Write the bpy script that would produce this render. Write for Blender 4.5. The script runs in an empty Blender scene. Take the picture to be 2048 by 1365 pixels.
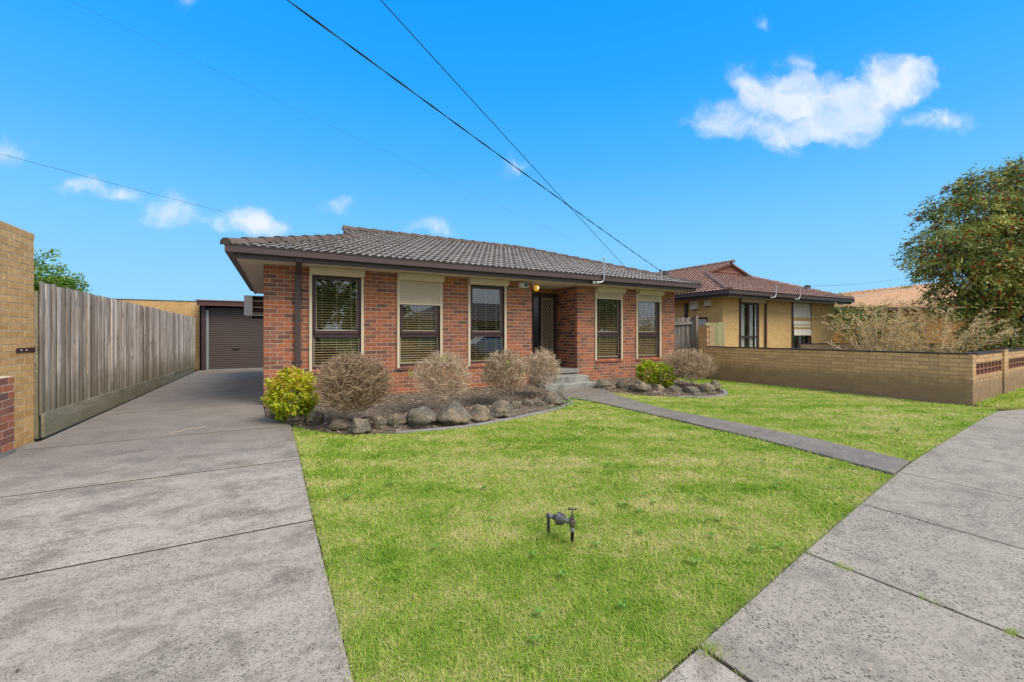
import bpy, bmesh, math, random
import numpy as np
from mathutils import Vector, Matrix

rng = random.Random(7)
nrg = np.random.default_rng(7)
S = bpy.context.scene
COL = S.collection
R = math.radians
CAM = Vector((0, 0, 1.4))
YAW = 28.7615

# ------------------------------------------------------------------ camera
cd = bpy.data.cameras.new('camera')
cam = bpy.data.objects.new('camera', cd)
COL.objects.link(cam)
cam.location = CAM
cam.rotation_euler = (R(90), 0, R(-YAW))
cd.sensor_fit = 'HORIZONTAL'
cd.sensor_width = 36
cd.lens = 849 / 2048 * 36
cd.shift_y = -13.5 / 2048
cd.clip_start = .05
cd.clip_end = 3000
S.camera = cam

# ------------------------------------------------------------------ light
SUN_EL, SUN_AZ = 52, 150          # azimuth clockwise from +Y: behind the camera, to its right
SKY_STRENGTH = .1
EXPOSURE = 0.0
sd = bpy.data.lights.new('sun', 'SUN')
sun = bpy.data.objects.new('sun', sd)
COL.objects.link(sun)
sd.energy = 3.6
sd.angle = R(34)
sd.color = (1, .90, .77)
sun.rotation_euler = (R(90 - SUN_EL), 0, R(180 - SUN_AZ))
sun.location = (6, -12, 14)
vs = S.view_settings
S.display_settings.display_device = 'sRGB'
vs.view_transform = 'Standard'
vs.look = 'None'
vs.exposure = EXPOSURE
vs.gamma = 1
vs.use_curve_mapping = False


class NT:
    """small helper round a node tree"""
    def __init__(s, tree):
        s.t = tree
        s.n = tree.nodes
        s.l = tree.links

    def new(s, typ, **kw):
        n = s.n.new(typ)
        for k, v in kw.items():
            setattr(n, k, v)
        return n

    def put(s, sock, v):
        if v is None:
            return
        if hasattr(v, 'is_output') or isinstance(v, bpy.types.NodeSocket):
            s.l.new(v, sock)
        else:
            if sock.type == 'RGBA' and len(v) == 3:
                v = (*v, 1)
            sock.default_value = v

    def math(s, op, a, b=None, c=None, clamp=False):
        n = s.new('ShaderNodeMath', operation=op)
        n.use_clamp = clamp
        s.put(n.inputs[0], a)
        s.put(n.inputs[1], b)
        s.put(n.inputs[2], c)
        return n.outputs[0]

    def vmath(s, op, a, b=None, out=0):
        n = s.new('ShaderNodeVectorMath', operation=op)
        s.put(n.inputs[0], a)
        s.put(n.inputs[1], b)
        return n.outputs['Value'] if op in ('DOT_PRODUCT', 'LENGTH', 'DISTANCE') else n.outputs[0]

    def mix(s, f, a, b, mode='MIX'):
        n = s.new('ShaderNodeMix', data_type='RGBA', blend_type=mode)
        s.put(n.inputs[0], f)
        s.put(n.inputs[6], a)
        s.put(n.inputs[7], b)
        return n.outputs[2]

    def ramp(s, f, stops, interp='LINEAR'):
        n = s.new('ShaderNodeValToRGB')
        cr = n.color_ramp
        cr.interpolation = interp
        while len(cr.elements) > 1:
            cr.elements.remove(cr.elements[-1])
        for i, (p, c) in enumerate(stops):
            e = cr.elements[0] if i == 0 else cr.elements.new(p)
            e.position = p
            if not hasattr(c, '__len__'):
                c = (c, c, c)
            e.color = (*c[:3], 1)
        s.put(n.inputs[0], f)
        return n.outputs[0]

    def step(s, v, lo, hi):
        n = s.new('ShaderNodeMapRange', interpolation_type='SMOOTHSTEP')
        s.put(n.inputs[0], v)
        n.inputs[1].default_value = lo
        n.inputs[2].default_value = hi
        return n.outputs[0]

    def noise(s, vec, scale, detail=3, rough=.55, dist=0):
        n = s.new('ShaderNodeTexNoise')
        s.put(n.inputs['Vector'], vec)
        n.inputs['Scale'].default_value = scale
        n.inputs['Detail'].default_value = detail
        n.inputs['Roughness'].default_value = rough
        n.inputs['Distortion'].default_value = dist
        return n.outputs[0]

    def voronoi(s, vec, scale, feature='F1', rand=1):
        n = s.new('ShaderNodeTexVoronoi', feature=feature)
        s.put(n.inputs['Vector'], vec)
        n.inputs['Scale'].default_value = scale
        n.inputs['Randomness'].default_value = rand
        return n.outputs['Distance']

    def scale(s, vec, sc, rot=0):
        n = s.new('ShaderNodeMapping')
        s.put(n.inputs[0], vec)
        n.inputs['Scale'].default_value = sc
        n.inputs['Rotation'].default_value = (0, 0, rot)
        return n.outputs[0]

    def pos(s):
        return s.new('ShaderNodeNewGeometry').outputs['Position']

    def rnd(s):
        """per piece random number: the mesh attribute where a mesh joins pieces, plus the object's own number"""
        a = s.new('ShaderNodeAttribute', attribute_name='rnd')
        o = s.new('ShaderNodeObjectInfo')
        v = s.math('ADD', a.outputs['Fac'], o.outputs['Random'])
        return s.math('FRACT', v)

    def attr(s, name):
        return s.new('ShaderNodeAttribute', attribute_name=name).outputs['Fac']

    def bump(s, h, strength=.3, dist=.01):
        n = s.new('ShaderNodeBump')
        n.inputs['Strength'].default_value = strength
        n.inputs['Distance'].default_value = dist
        s.put(n.inputs['Height'], h)
        return n.outputs[0]


MATS = {}


def mat(name, fn):
    m = bpy.data.materials.new(name)
    m.use_nodes = True
    t = NT(m.node_tree)
    t.n.clear()
    out = t.new('ShaderNodeOutputMaterial')
    b = t.new('ShaderNodeBsdfPrincipled')
    t.l.new(b.outputs[0], out.inputs[0])
    b.inputs['Roughness'].default_value = .7
    b.inputs['Specular IOR Level'].default_value = .3
    r = fn(t, b, out)
    if isinstance(r, dict):
        for k, v in r.items():
            t.put(b.inputs[k], v)
    MATS[name] = m
    return m


# ------------------------------------------------------------------ sky (world)
w = bpy.data.worlds.new('World')
S.world = w
w.use_nodes = True
t = NT(w.node_tree)
t.n.clear()
wo = t.new('ShaderNodeOutputWorld')
bg = t.new('ShaderNodeBackground')
t.l.new(bg.outputs[0], wo.inputs[0])
bg.inputs[1].default_value = SKY_STRENGTH
nis = t.new('ShaderNodeTexSky', sky_type='NISHITA')
nis.sun_disc = False
nis.sun_elevation = R(SUN_EL)
nis.sun_rotation = R(SUN_AZ)
nis.ozone_density = 2.5
gen = t.new('ShaderNodeTexCoord').outputs['Generated']
dirv = t.vmath('NORMALIZE', gen)
sep = t.new('ShaderNodeSeparateXYZ')
t.l.new(dirv, sep.inputs[0])
z = sep.outputs['Z']
# clear air of the break in the clouds: deep blue overhead, paler low down
blue = t.ramp(t.math('MULTIPLY', z, 1.0, clamp=True), [(0, (3.5, 7.3, 10.0)), (.1, (2.9, 6.8, 10.0)), (.21, (2.0, 6.1, 10.0)), (.36, (.75, 4.8, 10.0)), (.5, (.2, 4.0, 10.0)), (.63, (.05, 3.5, 10.0)), (1, (.05, 2.7, 9.3))])
# a ramp only stores 0..1 safely, so it is kept normalised
for nd in t.n:
    if nd.bl_idname == 'ShaderNodeValToRGB':
        for e in nd.color_ramp.elements:
            e.color = (e.color[0] / 10, e.color[1] / 10, e.color[2] / 10, 1)
blue = t.mix(1.0, blue, (10.2, 10.2, 10.6), 'MULTIPLY')
clear = t.mix(.04, blue, nis.outputs[0])
fwd = (math.sin(R(YAW)), math.cos(R(YAW)), 0)
rgt = (math.cos(R(YAW)), -math.sin(R(YAW)), 0)
df = t.vmath('DOT_PRODUCT', dirv, fwd)
dfm = t.math('MAXIMUM', df, .05)
cx = t.math('DIVIDE', t.vmath('DOT_PRODUCT', dirv, rgt), dfm)
cy = t.math('DIVIDE', z, dfm)
cmb = t.new('ShaderNodeCombineXYZ')
t.l.new(cx, cmb.inputs[0])
t.l.new(cy, cmb.inputs[1])
warp = t.new('ShaderNodeTexNoise')
t.l.new(cmb.outputs[0], warp.inputs['Vector'])
warp.inputs['Scale'].default_value = 9
warp.inputs['Detail'].default_value = 4
wv = t.vmath('SUBTRACT', warp.outputs['Color'], (.5, .5, .5))
wsc = t.vmath('MULTIPLY', wv, (.16, .11, 0))
cp = t.vmath('ADD', cmb.outputs[0], wsc)
# small fair weather clouds: bearing, height, half width, half height, density
CLOUDS = [(1500, 185, 45, 60, .9), (1560, 195, 70, 40, .8), (1590, 130, 36, 40, .5), (1640, 225, 110, 60, 1.1), (1715, 200, 92, 52, 1.1), (1795, 156, 80, 42, 1.1), (1850, 140, 50, 28, .8),
          (1425, 240, 45, 38, .9), (1490, 255, 50, 26, .7), (1560, 285, 65, 34, .8), (1672, 275, 74, 34, .8), (1880, 240, 66, 30, 1.05), (1530, 45, 34, 18, .45),
          (505, 440, 66, 34, 1.2), (340, 425, 68, 36, 1.0), (425, 455, 32, 18, .6), (150, 370, 44, 28, .72), (245, 380, 54, 20, .72), (10, 305, 60, 40, .85), (865, 450, 52, 20, .9), (1030, 342, 32, 20, .66),
          (665, 410, 40, 20, .5), (380, 5, 60, 30, .4)]
tot = None
for u, v, ru, rv, k in CLOUDS:
    c = ((u - 1024) / 849, (669 - v) / 849, 0)
    q = t.vmath('MULTIPLY', t.vmath('SUBTRACT', cp, c), (849 / ru / 1.35, 849 / rv / 1.35, 0))
    g_ = t.math('SUBTRACT', 1.0, t.vmath('LENGTH', q), clamp=True)
    g_ = t.math('MULTIPLY', g_, k)
    tot = g_ if tot is None else t.math('ADD', tot, g_)
tot = t.math('MINIMUM', tot, 1.05)
n1 = t.noise(cp, 11, 12, .72)
small = t.math('ADD', t.math('MULTIPLY', tot, 1.32), t.math('MULTIPLY', t.math('SUBTRACT', n1, .5), 2.7))
small = t.math('MULTIPLY', t.step(small, .05, 1.6), t.step(tot, .0, .5))
small = t.math('MULTIPLY', small, t.math('ADD', .72, t.math('MULTIPLY', t.step(t.noise(cp, 5, 6, .6), .35, .6), .28)))
small = t.math('MULTIPLY', small, t.step(df, .1, .3))
# the cloud sheet that the window panes mirror: it covers the rest of the sky
n2 = t.noise(t.scale(dirv, (1, 1, 2.2)), 2.6, 6, .6)
deck = t.math('ADD', t.math('MULTIPLY', t.math('SUBTRACT', n2, .5), .9), t.step(t.math('MULTIPLY', df, -1.0), -.5, .1))
deck = t.step(deck, .25, .8)
cov = t.math('MAXIMUM', t.math('MULTIPLY', small, .97), t.math('MULTIPLY', deck, .9))
shade = t.mix(t.noise(t.scale(dirv, (1, 1, 2)), 5, 5, .6), (6.9, 7.1, 7.4), (9.4, 9.4, 9.4))
white = t.mix(t.step(cy, .0, .6), (9.0, 9.5, 10.0), (8.8, 9.4, 10.0))
ccol = t.mix(t.step(df, .0, .45), shade, white)
t.l.new(t.mix(cov, clear, ccol), bg.inputs[0])


# ------------------------------------------------------------------ mesh helpers
class MB:
    def __init__(s):
        s.v, s.f, s.r = [], [], []

    def face(s, idx, r=0.):
        s.f.append(idx)
        s.r.append(r)

    def add(s, verts, faces, r=0.):
        o = len(s.v)
        s.v.extend(tuple(p) for p in verts)
        for f in faces:
            s.f.append(tuple(i + o for i in f))
            s.r.append(r)

    def box(s, lo, hi, r=0., M=None):
        x0, y0, z0 = lo
        x1, y1, z1 = hi
        vv = [(x0, y0, z0), (x1, y0, z0), (x1, y1, z0), (x0, y1, z0), (x0, y0, z1), (x1, y0, z1), (x1, y1, z1), (x0, y1, z1)]
        if M is not None:
            vv = [tuple(M @ Vector(p)) for p in vv]
        s.add(vv, [(3, 2, 1, 0), (4, 5, 6, 7), (0, 1, 5, 4), (1, 2, 6, 5), (2, 3, 7, 6), (3, 0, 4, 7)], r)

    def tube(s, pts, rad, n=6, r=0., caps=True):
        if not hasattr(rad, '__len__'):
            rad = [rad] * len(pts)
        pts = [Vector(p) for p in pts]
        o = len(s.v)
        prev = None
        for i, p in enumerate(pts):
            d = (pts[min(i + 1, len(pts) - 1)] - pts[max(i - 1, 0)])
            if d.length < 1e-9:
                d = Vector((0, 0, 1))
            d.normalize()
            if prev is None:
                a = d.orthogonal().normalized()
            else:
                a = prev - d * prev.dot(d)
                a = a.normalized() if a.length > 1e-6 else d.orthogonal().normalized()
            prev = a
            b = d.cross(a)
            for k in range(n):
                an = 2 * math.pi * k / n
                s.v.append(tuple(p + (a * math.cos(an) + b * math.sin(an)) * rad[i]))
        for i in range(len(pts) - 1):
            for k in range(n):
                k2 = (k + 1) % n
                s.face((o + i * n + k, o + i * n + k2, o + (i + 1) * n + k2, o + (i + 1) * n + k), r)
        if caps:
            s.face(tuple(o + k for k in reversed(range(n))), r)
            s.face(tuple(o + (len(pts) - 1) * n + k for k in range(n)), r)

    def lathe(s, p0, axis, prof, n=12, r=0.):
        """prof: (distance along axis, radius)"""
        ax = Vector(axis).normalized()
        p0 = Vector(p0)
        a = ax.orthogonal().normalized()
        b = ax.cross(a)
        o = len(s.v)
        for h, rd in prof:
            for k in range(n):
                an = 2 * math.pi * k / n
                s.v.append(tuple(p0 + ax * h + (a * math.cos(an) + b * math.sin(an)) * rd))
        for i in range(len(prof) - 1):
            for k in range(n):
                k2 = (k + 1) % n
                s.face((o + i * n + k, o + i * n + k2, o + (i + 1) * n + k2, o + (i + 1) * n + k), r)
        s.face(tuple(o + k for k in reversed(range(n))), r)
        s.face(tuple(o + (len(prof) - 1) * n + k for k in range(n)), r)

    def prism(s, poly, z0, z1, ch=.006, r=0.):
        """horizontal polygon with a chamfered upper edge"""
        n = len(poly)
        area = sum(poly[i][0] * poly[(i + 1) % n][1] - poly[(i + 1) % n][0] * poly[i][1] for i in range(n))
        if area < 0:
            poly = poly[::-1]
        P = [Vector((p[0], p[1])) for p in poly]
        ins = []
        for i in range(n):
            a, b, c = P[i - 1], P[i], P[(i + 1) % n]
            d1, d2 = (b - a).normalized(), (c - b).normalized()
            n1, n2 = Vector((-d1.y, d1.x)), Vector((-d2.y, d2.x))
            m = (n1 + n2)
            m = m / max(.3, m.dot(n1))
            ins.append(b + m * ch)
        o = len(s.v)
        for p in P:
            s.v.append((p.x, p.y, z0))
        for p in P:
            s.v.append((p.x, p.y, z1 - ch))
        for p in ins:
            s.v.append((p.x, p.y, z1))
        for i in range(n):
            j = (i + 1) % n
            s.face((o + i, o + j, o + n + j, o + n + i), r)
            s.face((o + n + i, o + n + j, o + 2 * n + j, o + 2 * n + i), r)
        s.face(tuple(o + 2 * n + i for i in range(n)), r)
        s.face(tuple(o + i for i in reversed(range(n))), r)

    def mesh(s, name, smooth=False, off=None):
        m = bpy.data.meshes.new(name)
        v = s.v
        if off is not None:
            ox, oy, oz = off
            v = [(a - ox, b - oy, c - oz) for a, b, c in v]
        m.from_pydata(v, [], s.f)
        if any(s.r):
            at = m.attributes.new('rnd', 'FLOAT', 'FACE')
            at.data.foreach_set('value', s.r)
        if smooth:
            m.polygons.foreach_set('use_smooth', [True] * len(m.polygons))
        return m


def obj(name, data, m=None, parent=None, loc=(0, 0, 0)):
    o = bpy.data.objects.new(name, data)
    COL.objects.link(o)
    o.location = loc
    if m is not None and data is not None:
        data.materials.append(MATS[m] if isinstance(m, str) else m)
    if parent is not None:
        o.parent = parent
    return o


def tag(o, label=None, cat=None, group=None, kind=None):
    if label:
        o['label'] = label
    if cat:
        o['category'] = cat
    if group:
        o['group'] = group
    if kind:
        o['kind'] = kind
    return o


def thing(name, loc, label=None, cat=None, group=None, kind=None, rz=0):
    o = bpy.data.objects.new(name, None)
    COL.objects.link(o)
    o.location = loc
    o.rotation_euler = (0, 0, rz)
    o.empty_display_size = .2
    return tag(o, label, cat, group, kind)


def top(o):
    while o.parent is not None:
        o = o.parent
    return o


def abs_off(o):
    """where o's frame sits in the coordinates its parts are written in"""
    if o is None:
        return Vector((0, 0, 0))
    p = Vector((0, 0, 0))
    while o is not None:
        p += Vector(o.location)
        o = o.parent
    return p


def part(name, mb, m, parent, label=None, kind=None, smooth=False, own_origin=True, local=False):
    """a mesh written in world coordinates, hung under parent"""
    if own_origin and mb.v:
        xs, ys, zs = zip(*mb.v)
        c = Vector(((min(xs) + max(xs)) / 2, (min(ys) + max(ys)) / 2, min(zs)))
    else:
        c = Vector((0, 0, 0))
    me = mb.mesh(name, smooth, c)
    base = Vector((0, 0, 0)) if local else abs_off(parent)
    if local:
        # parent chain below the root still offsets
        q = parent
        while q.parent is not None:
            base += Vector(q.location)
            q = q.parent
    o = obj(name, me, m, parent, c - base)
    return tag(o, label, None, None, kind)


def single(name, mb, m, label, cat, group=None, kind=None, smooth=False):
    xs, ys, zs = zip(*mb.v)
    c = Vector(((min(xs) + max(xs)) / 2, (min(ys) + max(ys)) / 2, min(zs)))
    o = obj(name, mb.mesh(name, smooth, c), m, None, c)
    return tag(o, label, cat, group, kind)


def structure(name, mb, m):
    o = obj(name, mb.mesh(name), m)
    o['kind'] = 'structure'
    return o


def lerp(a, b, f):
    return a + (b - a) * f


def catmull(pts, n=6):
    out = []
    P = [Vector(p) for p in pts]
    for i in range(len(P) - 1):
        p0, p1, p2, p3 = P[max(i - 1, 0)], P[i], P[i + 1], P[min(i + 2, len(P) - 1)]
        for k in range(n):
            f = k / n
            out.append(.5 * ((2 * p1) + (p2 - p0) * f + (2 * p0 - 5 * p1 + 4 * p2 - p3) * f * f + (3 * p1 - p0 - 3 * p2 + p3) * f ** 3))
    out.append(P[-1])
    return out


# ------------------------------------------------------------------ materials
def brick_mat(name, cols, speck, speck_amt, low_tint=None):
    def fn(t, b, out):
        p = t.pos()
        r = t.rnd()
        n = len(cols)
        c = t.ramp(r, [(i / n, k) for i, k in enumerate(cols)], 'CONSTANT')
        n1 = t.noise(p, 9, 4, .6)
        n2 = t.noise(p, 60, 4, .7)
        n3 = t.noise(p, 170, 3, .7)
        c = t.mix(t.math('MULTIPLY', t.step(n2, .52, .72), speck_amt), c, speck)
        c = t.mix(t.math('MULTIPLY', t.step(n3, .6, .72), speck_amt), c, [k * .5 for k in speck])
        c = t.mix(1, c, t.mix(n1, (.74, .74, .74), (1.28, 1.27, 1.25)), 'MULTIPLY')
        if low_tint:  # lower courses blend into a darker brown
            sep = t.new('ShaderNodeSeparateXYZ')
            t.l.new(p, sep.inputs[0])
            m = t.math('MULTIPLY', t.step(t.math('ADD', sep.outputs[2], t.math('MULTIPLY', n1, -.6)), low_tint[1], low_tint[1] - .35), low_tint[2])
            c = t.mix(m, c, low_tint[0])
        return {'Base Color': c, 'Roughness': .85, 'Normal': t.bump(t.math('ADD', n2, n3), .35, .006)}
    return mat(name, fn)


ORANGE = [(.40, .145, .075), (.33, .13, .08), (.25, .115, .085), (.46, .175, .085), (.37, .145, .085), (.27, .12, .09), (.18, .10, .08), (.42, .15, .085), (.31, .145, .105), (.45, .155, .075)]
brick_mat('red_brick', ORANGE, (.11, .055, .045), .6)
brick_mat('dark_red_brick', [(.34, .13, .075), (.17, .085, .065), (.42, .155, .075), (.10, .06, .055)], (.07, .04, .04), .8)
brick_mat('tan_brick', [(.66, .41, .165), (.71, .455, .19), (.60, .365, .14), (.68, .43, .18), (.64, .405, .17)], (.16, .085, .045), .95)
brick_mat('grey_tan_brick', [(.42, .31, .19), (.46, .34, .205), (.39, .28, .165), (.44, .32, .2)], (.2, .125, .07), .4)
brick_mat('yellow_brick', [(.68, .475, .215), (.71, .50, .23), (.65, .45, .20), (.69, .485, .225)], (.42, .28, .11), .45)
brick_mat('low_wall_brick', [(.60, .395, .215), (.64, .425, .23), (.55, .355, .19), (.61, .405, .225), (.50, .335, .19)], (.28, .19, .11), .5, low_tint=((.2, .15, .105), .35, .7))
brick_mat('orange_brick', [(.55, .27, .08), (.6, .3, .09), (.5, .24, .07)], (.4, .2, .06), .4)


def plain(name, col, rough=.6, spec=.3, var=.15, scale=6, bump=.08, metal=0, bscale=90):
    def fn(t, b, out):
        p = t.pos()
        n = t.noise(p, scale, 4, .6)
        n2 = t.noise(p, bscale, 3, .6)
        c = t.mix(n, [k * (1 - var) for k in col], [min(1, k * (1 + var)) for k in col])
        return {'Base Color': c, 'Roughness': rough, 'Specular IOR Level': spec, 'Metallic': metal, 'Normal': t.bump(n2, bump, .004)}
    return mat(name, fn)


plain('mortar', (.54, .435, .34), .95, .1, .25, 12, .4)
plain('tan_mortar', (.66, .56, .43), .95, .1, .2, 12, .4)
plain('low_wall_mortar', (.34, .225, .125), .95, .1, .3, 12, .4)
plain('yellow_mortar', (.58, .40, .175), .95, .1, .2, 12, .3)
plain('orange_mortar', (.46, .23, .08), .95, .1, .2, 12, .3)
plain('brown_paint', (.085, .062, .062), .38, .45, .12, 4, .03)
plain('purple_paint', (.075, .045, .05), .42, .4, .12, 4, .03)
plain('garage_paint', (.105, .083, .078), .45, .4, .12, 3, .02)
plain('garage_fascia_paint', (.12, .06, .058), .5, .35, .15, 3, .03)
plain('cream_paint', (.68, .60, .45), .5, .35, .06, 5, .03)
plain('soffit_paint', (.70, .655, .55), .7, .2, .06, 3, .03)
plain('shutter_cream', (.62, .54, .42), .45, .4, .06, 5, .02)
plain('white_plastic', (.72, .71, .68), .4, .45, .05, 5, .02)
plain('grey_metal', (.33, .35, .37), .45, .5, .15, 8, .05, .3)
plain('galvanised', (.50, .52, .53), .42, .5, .2, 20, .05, .6)
plain('ac_grey', (.62, .63, .63), .5, .4, .08, 8, .03)
plain('crack_dirt', (.04, .033, .026), .95, .1, .4, 30, .4)
plain('joint_dirt', (.075, .062, .048), .95, .1, .4, 30, .4)
plain('dark', (.012, .012, .013), .8, .2, .2)
plain('black_glass', (.012, .013, .015), .12, .6, .2)
plain('wood_slat', (.60, .46, .26), .5, .35, .2, 20, .05)
plain('cord', (.55, .48, .36), .8, .2, .1)
plain('cable', (.02, .02, .02), .6, .3, .2)
plain('rust_brown', (.06, .032, .03), .55, .35, .3, 40, .2)
plain('screen_metal', (.30, .24, .17), .5, .4, .15, 10, .03, .2)
plain('curtain', (.86, .87, .85), .9, .1, .06, 20, .1)
plain('tile_cap_dark', (.045, .03, .028), .5, .4, .3, 10, .1)
plain('blue_lens', (.02, .05, .09), .15, .6, .1)
plain('stripe_white', (.86, .82, .74), .8, .15, .05)
plain('stripe_tan', (.54, .38, .17), .8, .15, .05)
plain('breeze_block', (.30, .15, .11), .85, .2, .2, 20, .3)
plain('bark', (.10, .078, .06), .9, .15, .35, 12, .6)
plain('meter_grey', (.085, .09, .095), .5, .45, .3, 40, .15, .25)
plain('meter_light', (.26, .27, .28), .45, .5, .3, 40, .15, .4)
plain('brass_dark', (.13, .105, .09), .5, .45, .4, 60, .25, .4)
plain('sign_white', (.6, .6, .58), .5, .3, .05)


def m_glass(t, b, out):
    tr = t.new('ShaderNodeBsdfTransparent')
    tr.inputs[0].default_value = (.96, .97, .96, 1)
    gl = t.new('ShaderNodeBsdfGlossy')
    gl.inputs['Roughness'].default_value = .01
    gl.inputs[0].default_value = (.9, .95, 1, 1)
    lw_ = t.new('ShaderNodeLayerWeight')
    lw_.inputs[0].default_value = .5
    p = t.pos()
    t.l.new(t.bump(t.noise(p, 1.6, 1, .5), .012, .05), gl.inputs['Normal'])
    f = t.math('ADD', t.math('MULTIPLY', t.math('POWER', lw_.outputs['Facing'], 4.0), .9), .10, clamp=True)
    mx = t.new('ShaderNodeMixShader')
    t.l.new(f, mx.inputs[0])
    t.l.new(tr.outputs[0], mx.inputs[1])
    t.l.new(gl.outputs[0], mx.inputs[2])
    t.l.new(mx.outputs[0], out.inputs[0])


mat('glass', m_glass)


def m_amber(t, b, out):
    return {'Base Color': (.55, .28, .03), 'Roughness': .2, 'Emission Color': (1, .5, .06), 'Emission Strength': .45}


mat('amber_glass', m_amber)


def m_bulb(t, b, out):
    return {'Base Color': (1, .9, .5), 'Emission Color': (1, .8, .35), 'Emission Strength': 2.5}


mat('lit_bulb', m_bulb)


def tile_mat(name, a, b_, lich, dirt):
    def fn(t, b, out):
        p = t.pos()
        r = t.rnd()
        c = t.mix(r, a, b_)
        n1 = t.noise(p, 3.5, 5, .65)
        n2 = t.noise(p, 28, 4, .7)
        c = t.mix(t.math('MULTIPLY', t.step(n1, .42, .7), .55), c, dirt)
        c = t.mix(t.math('MULTIPLY', t.step(n2, .55, .75), .6), c, lich)
        return {'Base Color': c, 'Roughness': .85, 'Normal': t.bump(n2, .3, .006)}
    return mat(name, fn)


tile_mat('grey_tile', (.29, .265, .248), (.365, .34, .32), (.48, .455, .43), (.18, .152, .138))
tile_mat('brown_cap', (.12, .092, .082), (.155, .12, .108), (.2, .168, .152), (.07, .053, .048))
tile_mat('pink_tile', (.27, .165, .135), (.33, .21, .175), (.4, .3, .26), (.17, .1, .08))
tile_mat('terracotta_tile', (.46, .26, .135), (.56, .34, .19), (.64, .48, .32), (.28, .15, .085))
tile_mat('gable_board', (.20, .09, .075), (.26, .13, .105), (.3, .17, .14), (.12, .05, .045))


def wood_mat(name, base, dark, light, green, gz, along=2):
    def fn(t, b, out):
        p = t.pos()
        r = t.rnd()
        of = t.new('ShaderNodeCombineXYZ')
        t.l.new(t.math('MULTIPLY', r, 37.0), of.inputs[0])
        t.l.new(t.math('MULTIPLY', r, 11.0), of.inputs[2])
        q = t.vmath('ADD', p, of.outputs[0])
        g1 = t.noise(t.scale(q, (34, 34, 1.6) if along == 2 else (34, 1.6, 34)), 1, 6, .68, .7)
        g2 = t.noise(t.scale(q, (150, 150, 5) if along == 2 else (150, 5, 150)), 1, 4, .7)
        big = t.noise(t.scale(q, (1.2, 1.2, .7)), 1, 4, .6)
        c = t.mix(t.step(g1, .34, .68), dark, light)
        c = t.mix(.4, c, base)
        c = t.mix(t.math('MULTIPLY', t.step(r, .45, 1.0), .75), c, dark)
        c = t.mix(t.math('MULTIPLY', t.step(r, .25, .0), .5), c, light)
        c = t.mix(t.math('MULTIPLY', t.step(big, .46, .68), .6), c, dark)
        c = t.mix(t.math('MULTIPLY', t.step(g2, .6, .74), .6), c, [k * .35 for k in dark])
        kn = t.voronoi(t.scale(q, (7, 7, 2.2) if along == 2 else (7, 2.2, 7)), 1)
        c = t.mix(t.math('MULTIPLY', t.step(kn, .13, .05), .75), c, [k * .4 for k in dark])
        sep = t.new('ShaderNodeSeparateXYZ')
        t.l.new(p, sep.inputs[0])
        m = t.step(t.math('ADD', sep.outputs[2], t.math('MULTIPLY', big, -.9)), gz, gz - .75)
        c = t.mix(t.math('MULTIPLY', m, .72), c, green)
        return {'Base Color': c, 'Roughness': .9, 'Specular IOR Level': .15, 'Normal': t.bump(t.math('ADD', g1, g2), .5, .006)}
    return mat(name, fn)


wood_mat('weathered_paling', (.54, .485, .43), (.19, .155, .125), (.82, .77, .72), (.15, .135, .075), .55)
wood_mat('plinth_wood', (.36, .335, .27), (.13, .125, .085), (.50, .47, .41), (.2, .19, .12), .30, 1)
wood_mat('gate_wood', (.30, .27, .25), (.11, .098, .09), (.42, .39, .37), (.10, .1, .06), .1)
wood_mat('green_paling', (.36, .35, .18), (.26, .26, .13), (.44, .43, .26), (.3, .34, .12), .1)


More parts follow.
